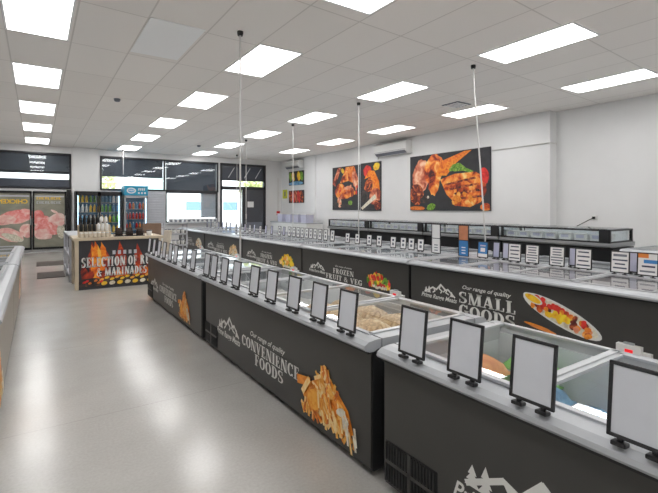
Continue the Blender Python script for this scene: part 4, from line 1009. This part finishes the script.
for k in range(3):
    x = 1.27+k*.18
    t = thing('spice_basket', 'black wire basket on the rubs counter, %s from left' % ORD[k], 'basket', (x, 8.93, zt), 0, 'baskets on the rubs counter')
    a = MB()
    for z in (.01, .05, .09):
        for p, q in [((-.08, -.07), (.08, -.07)), ((.08, -.07), (.08, .07)), ((.08, .07), (-.08, .07)), ((-.08, .07), (-.08, -.07))]: a.tube([(p[0], p[1], z), (q[0], q[1], z)], .005, 'black', 6)
    for i in range(6):
        for yy in (-.07, .07): a.tube([(-.08+i*.032, yy, .005), (-.08+i*.032, yy, .095)], .004, 'black', 6)
    a.box(-.08, .08, -.07, .07, 0, .008, 'black'); a.build('wire_basket', t)
    for j in range(4):
        o = bag_mesh(.11, .14, .016, 'packet' if j % 2 else 'darkjar', 'spice_packet')
        o.location = (x-.006+j*.004, 8.893+j*.03, zt+.088); o.rotation_euler = (PI/2-.12, 0, .05*(j-1.5))
        tag(o, 'brown spice packet standing in the %s basket on the rubs counter, %s from front' % (ORD[k], ORD[j]), 'packet', 'spice packets in the baskets')
dj = thing('sauce_tub', 'white tub with dark lid at the right end of the rubs counter', 'tub', (1.80, 8.92, zt))
a = MB(); a.lathe([(0, 0), (.045, 0), (.05, .09), (0, .09)], (0, 0, 0), 'paper', 14); a.build('tub_body', dj, smooth=True)
a = MB(); a.lathe([(0, .09), (.053, .09), (.053, .105), (0, .105)], (0, 0, 0), 'darkjar', 14); a.build('lid', dj)
# shelving unit behind the left end of the counter
t = thing('shelf_unit', 'grey open shelving running back from the left end of the rubs counter', 'shelf unit', (.52, 9.85, 0))
for y in (0, 1.03, 2.06):
    for x in (0, .4): a = MB(); a.box(x, x+.04, y, y+.04, 0, .92, 'shutter'); a.build('post', t)
for z in (.12, .5, .88):
    a = MB(); a.box(0, .44, 0, 2.10, z, z+.03, 'shutter'); a.build('shelf', t)
k = 0
pt = {}
for z in (.15, .53, .91):
    for y in (.3, .75, 1.3, 1.75):
        if z > .9: k += 1; continue
        m_ = ['board', 'whiteplastic', 'black', 'darkjar', 'shutter'][k % 5]
        lab = '%s carton on the %s shelf of the grey shelving, %s from the counter' % (['brown', 'white', 'black', 'dark brown', 'grey'][k % 5], {.15: 'bottom', .53: 'middle', .91: 'top'}[z], ORD[[.3, .75, 1.3, 1.75].index(y)])
        loc = (.74, 9.85+y, z+.002)
        if m_ not in pt:
            a = MB(); a.box(-.13, .13, -.15, .15, 0, .22, m_); a.box(-.131, .131, -.02, .02, .0, .2205, 'jarlabel'); pt[m_] = tag(a.build('carton', loc=loc, bevel=.006), lab, 'carton', 'cartons on the grey shelving')
        else: dup(pt[m_], loc, lab)
        k += 1
# brown board stand and tan card behind the far end of the near freezers
t = thing('board_stand', 'brown timber board stand right of the rubs counter', 'stand', (2.06, 9.95, 0))
a = MB(); a.box(-.19, .20, 0, .05, .1, 1.12, 'board'); a.build('board', t, bevel=.004)
a = MB(); a.box(-.19, -.13, -.15, .25, 0, .1, 'board'); a.build('foot', t)
a = MB(); a.box(.14, .20, -.15, .25, 0, .1, 'board'); a.build('foot', t)
t = thing('leaning_card', 'beige card standing upright at far end of the small fries-print freezer', 'card', (1.72, 7.30, .756), .5)
a = MB(); a.prism([(-.01, 0), (.01, 0), (.07, .33), (.05, .33)], -.08, .08, 'y', 'jarlabel'); a.build('card_board', t)
a = MB(); a.box(-.02, .06, -.06, .06, 0, .01, 'wood'); a.build('card_foot', t)

# grey rack between the counter and the second row
t = thing('display_rack', 'grey open rack of pale tubs between the rubs counter and the street window', 'rack', (2.78, 12.0, 0))
for x in (0, .6):
    for y in (0, .4): a = MB(); a.box(x, x+.03, y, y+.03, 0, 1.05, 'shutter'); a.build('post', t)
for z in (.12, .42, .72, 1.0):
    a = MB()
    for i in range(9): a.box(0, .63, i*.05, i*.05+.03, z, z+.015, 'alu')
    a.box(0, .63, 0, .012, z, z+.05, 'alu'); a.build('shelf', t)
tb = None
for zi, z in enumerate((.135, .435, .735)):
    for k in range(5):
        loc = (2.86+k*.115, 12.16, z+.002); lab = 'pale tub on the %s shelf of the grey rack, %s from left' % (['low', 'middle', 'high'][zi], ORD[k])
        if tb is None:
            tb = thing('food_tub', lab, 'tub', loc, 0, 'tubs on the grey rack')
            a = MB(); a.lathe([(0, 0), (.04, 0), (.048, .13), (0, .13)], (0, 0, 0), 'bagwhite', 12); a.build('tub_body', tb, smooth=True)
            a = MB(); a.lathe([(0, .128), (.05, .128), (.05, .145), (0, .145)], (0, 0, 0), 'inkgrey', 12); a.build('lid', tb)
        else: dup(tb, loc, lab)
# floor mats
a = MB(); a.box(-.01, .80, 13.0, 14.0, 0, .012, 'mat'); tag(a.build('floor_mat', bevel=.004), 'dark floor mat before the meat poster doors, farther of two', 'mat', 'mats on the aisle floor')
a = MB(); a.box(0, .50, 10.7, 11.65, 0, .012, 'mat'); tag(a.build('floor_mat', bevel=.004), 'dark floor mat beside the grey shelving, nearer of two', 'mat', 'mats on the aisle floor')

# ------------------------------------------------------------------ light, sky, camera
w = bpy.data.worlds.new('sky'); scn.world = w; w.use_nodes = True
bg = w.node_tree.nodes['Background']; bg.inputs['Color'].default_value = (.86, .93, 1, 1); bg.inputs['Strength'].default_value = 4.0
s = bpy.data.lights.new('sun', 'SUN'); s.energy = 4.5; s.angle = .01; so = bpy.data.objects.new('sun', s); COL.objects.link(so)
so.rotation_euler = (math.radians(48), 0, math.radians(15))
cam = bpy.data.cameras.new('camera'); co = bpy.data.objects.new('camera', cam); COL.objects.link(co)
co.location = (0, 0, 1.45); co.rotation_euler = (PI/2, 0, -math.atan(292/435))
cam.sensor_width = 36; cam.lens = 435/658*36; cam.shift_y = -38.5/658; cam.clip_start = .02
scn.camera = co
scn.view_settings.view_transform = 'Standard'; scn.view_settings.look = 'None'; scn.view_settings.gamma = 1; scn.view_settings.exposure = 0
scn.cycles.max_bounces = 10; scn.cycles.diffuse_bounces = 5; scn.cycles.transparent_max_bounces = 24
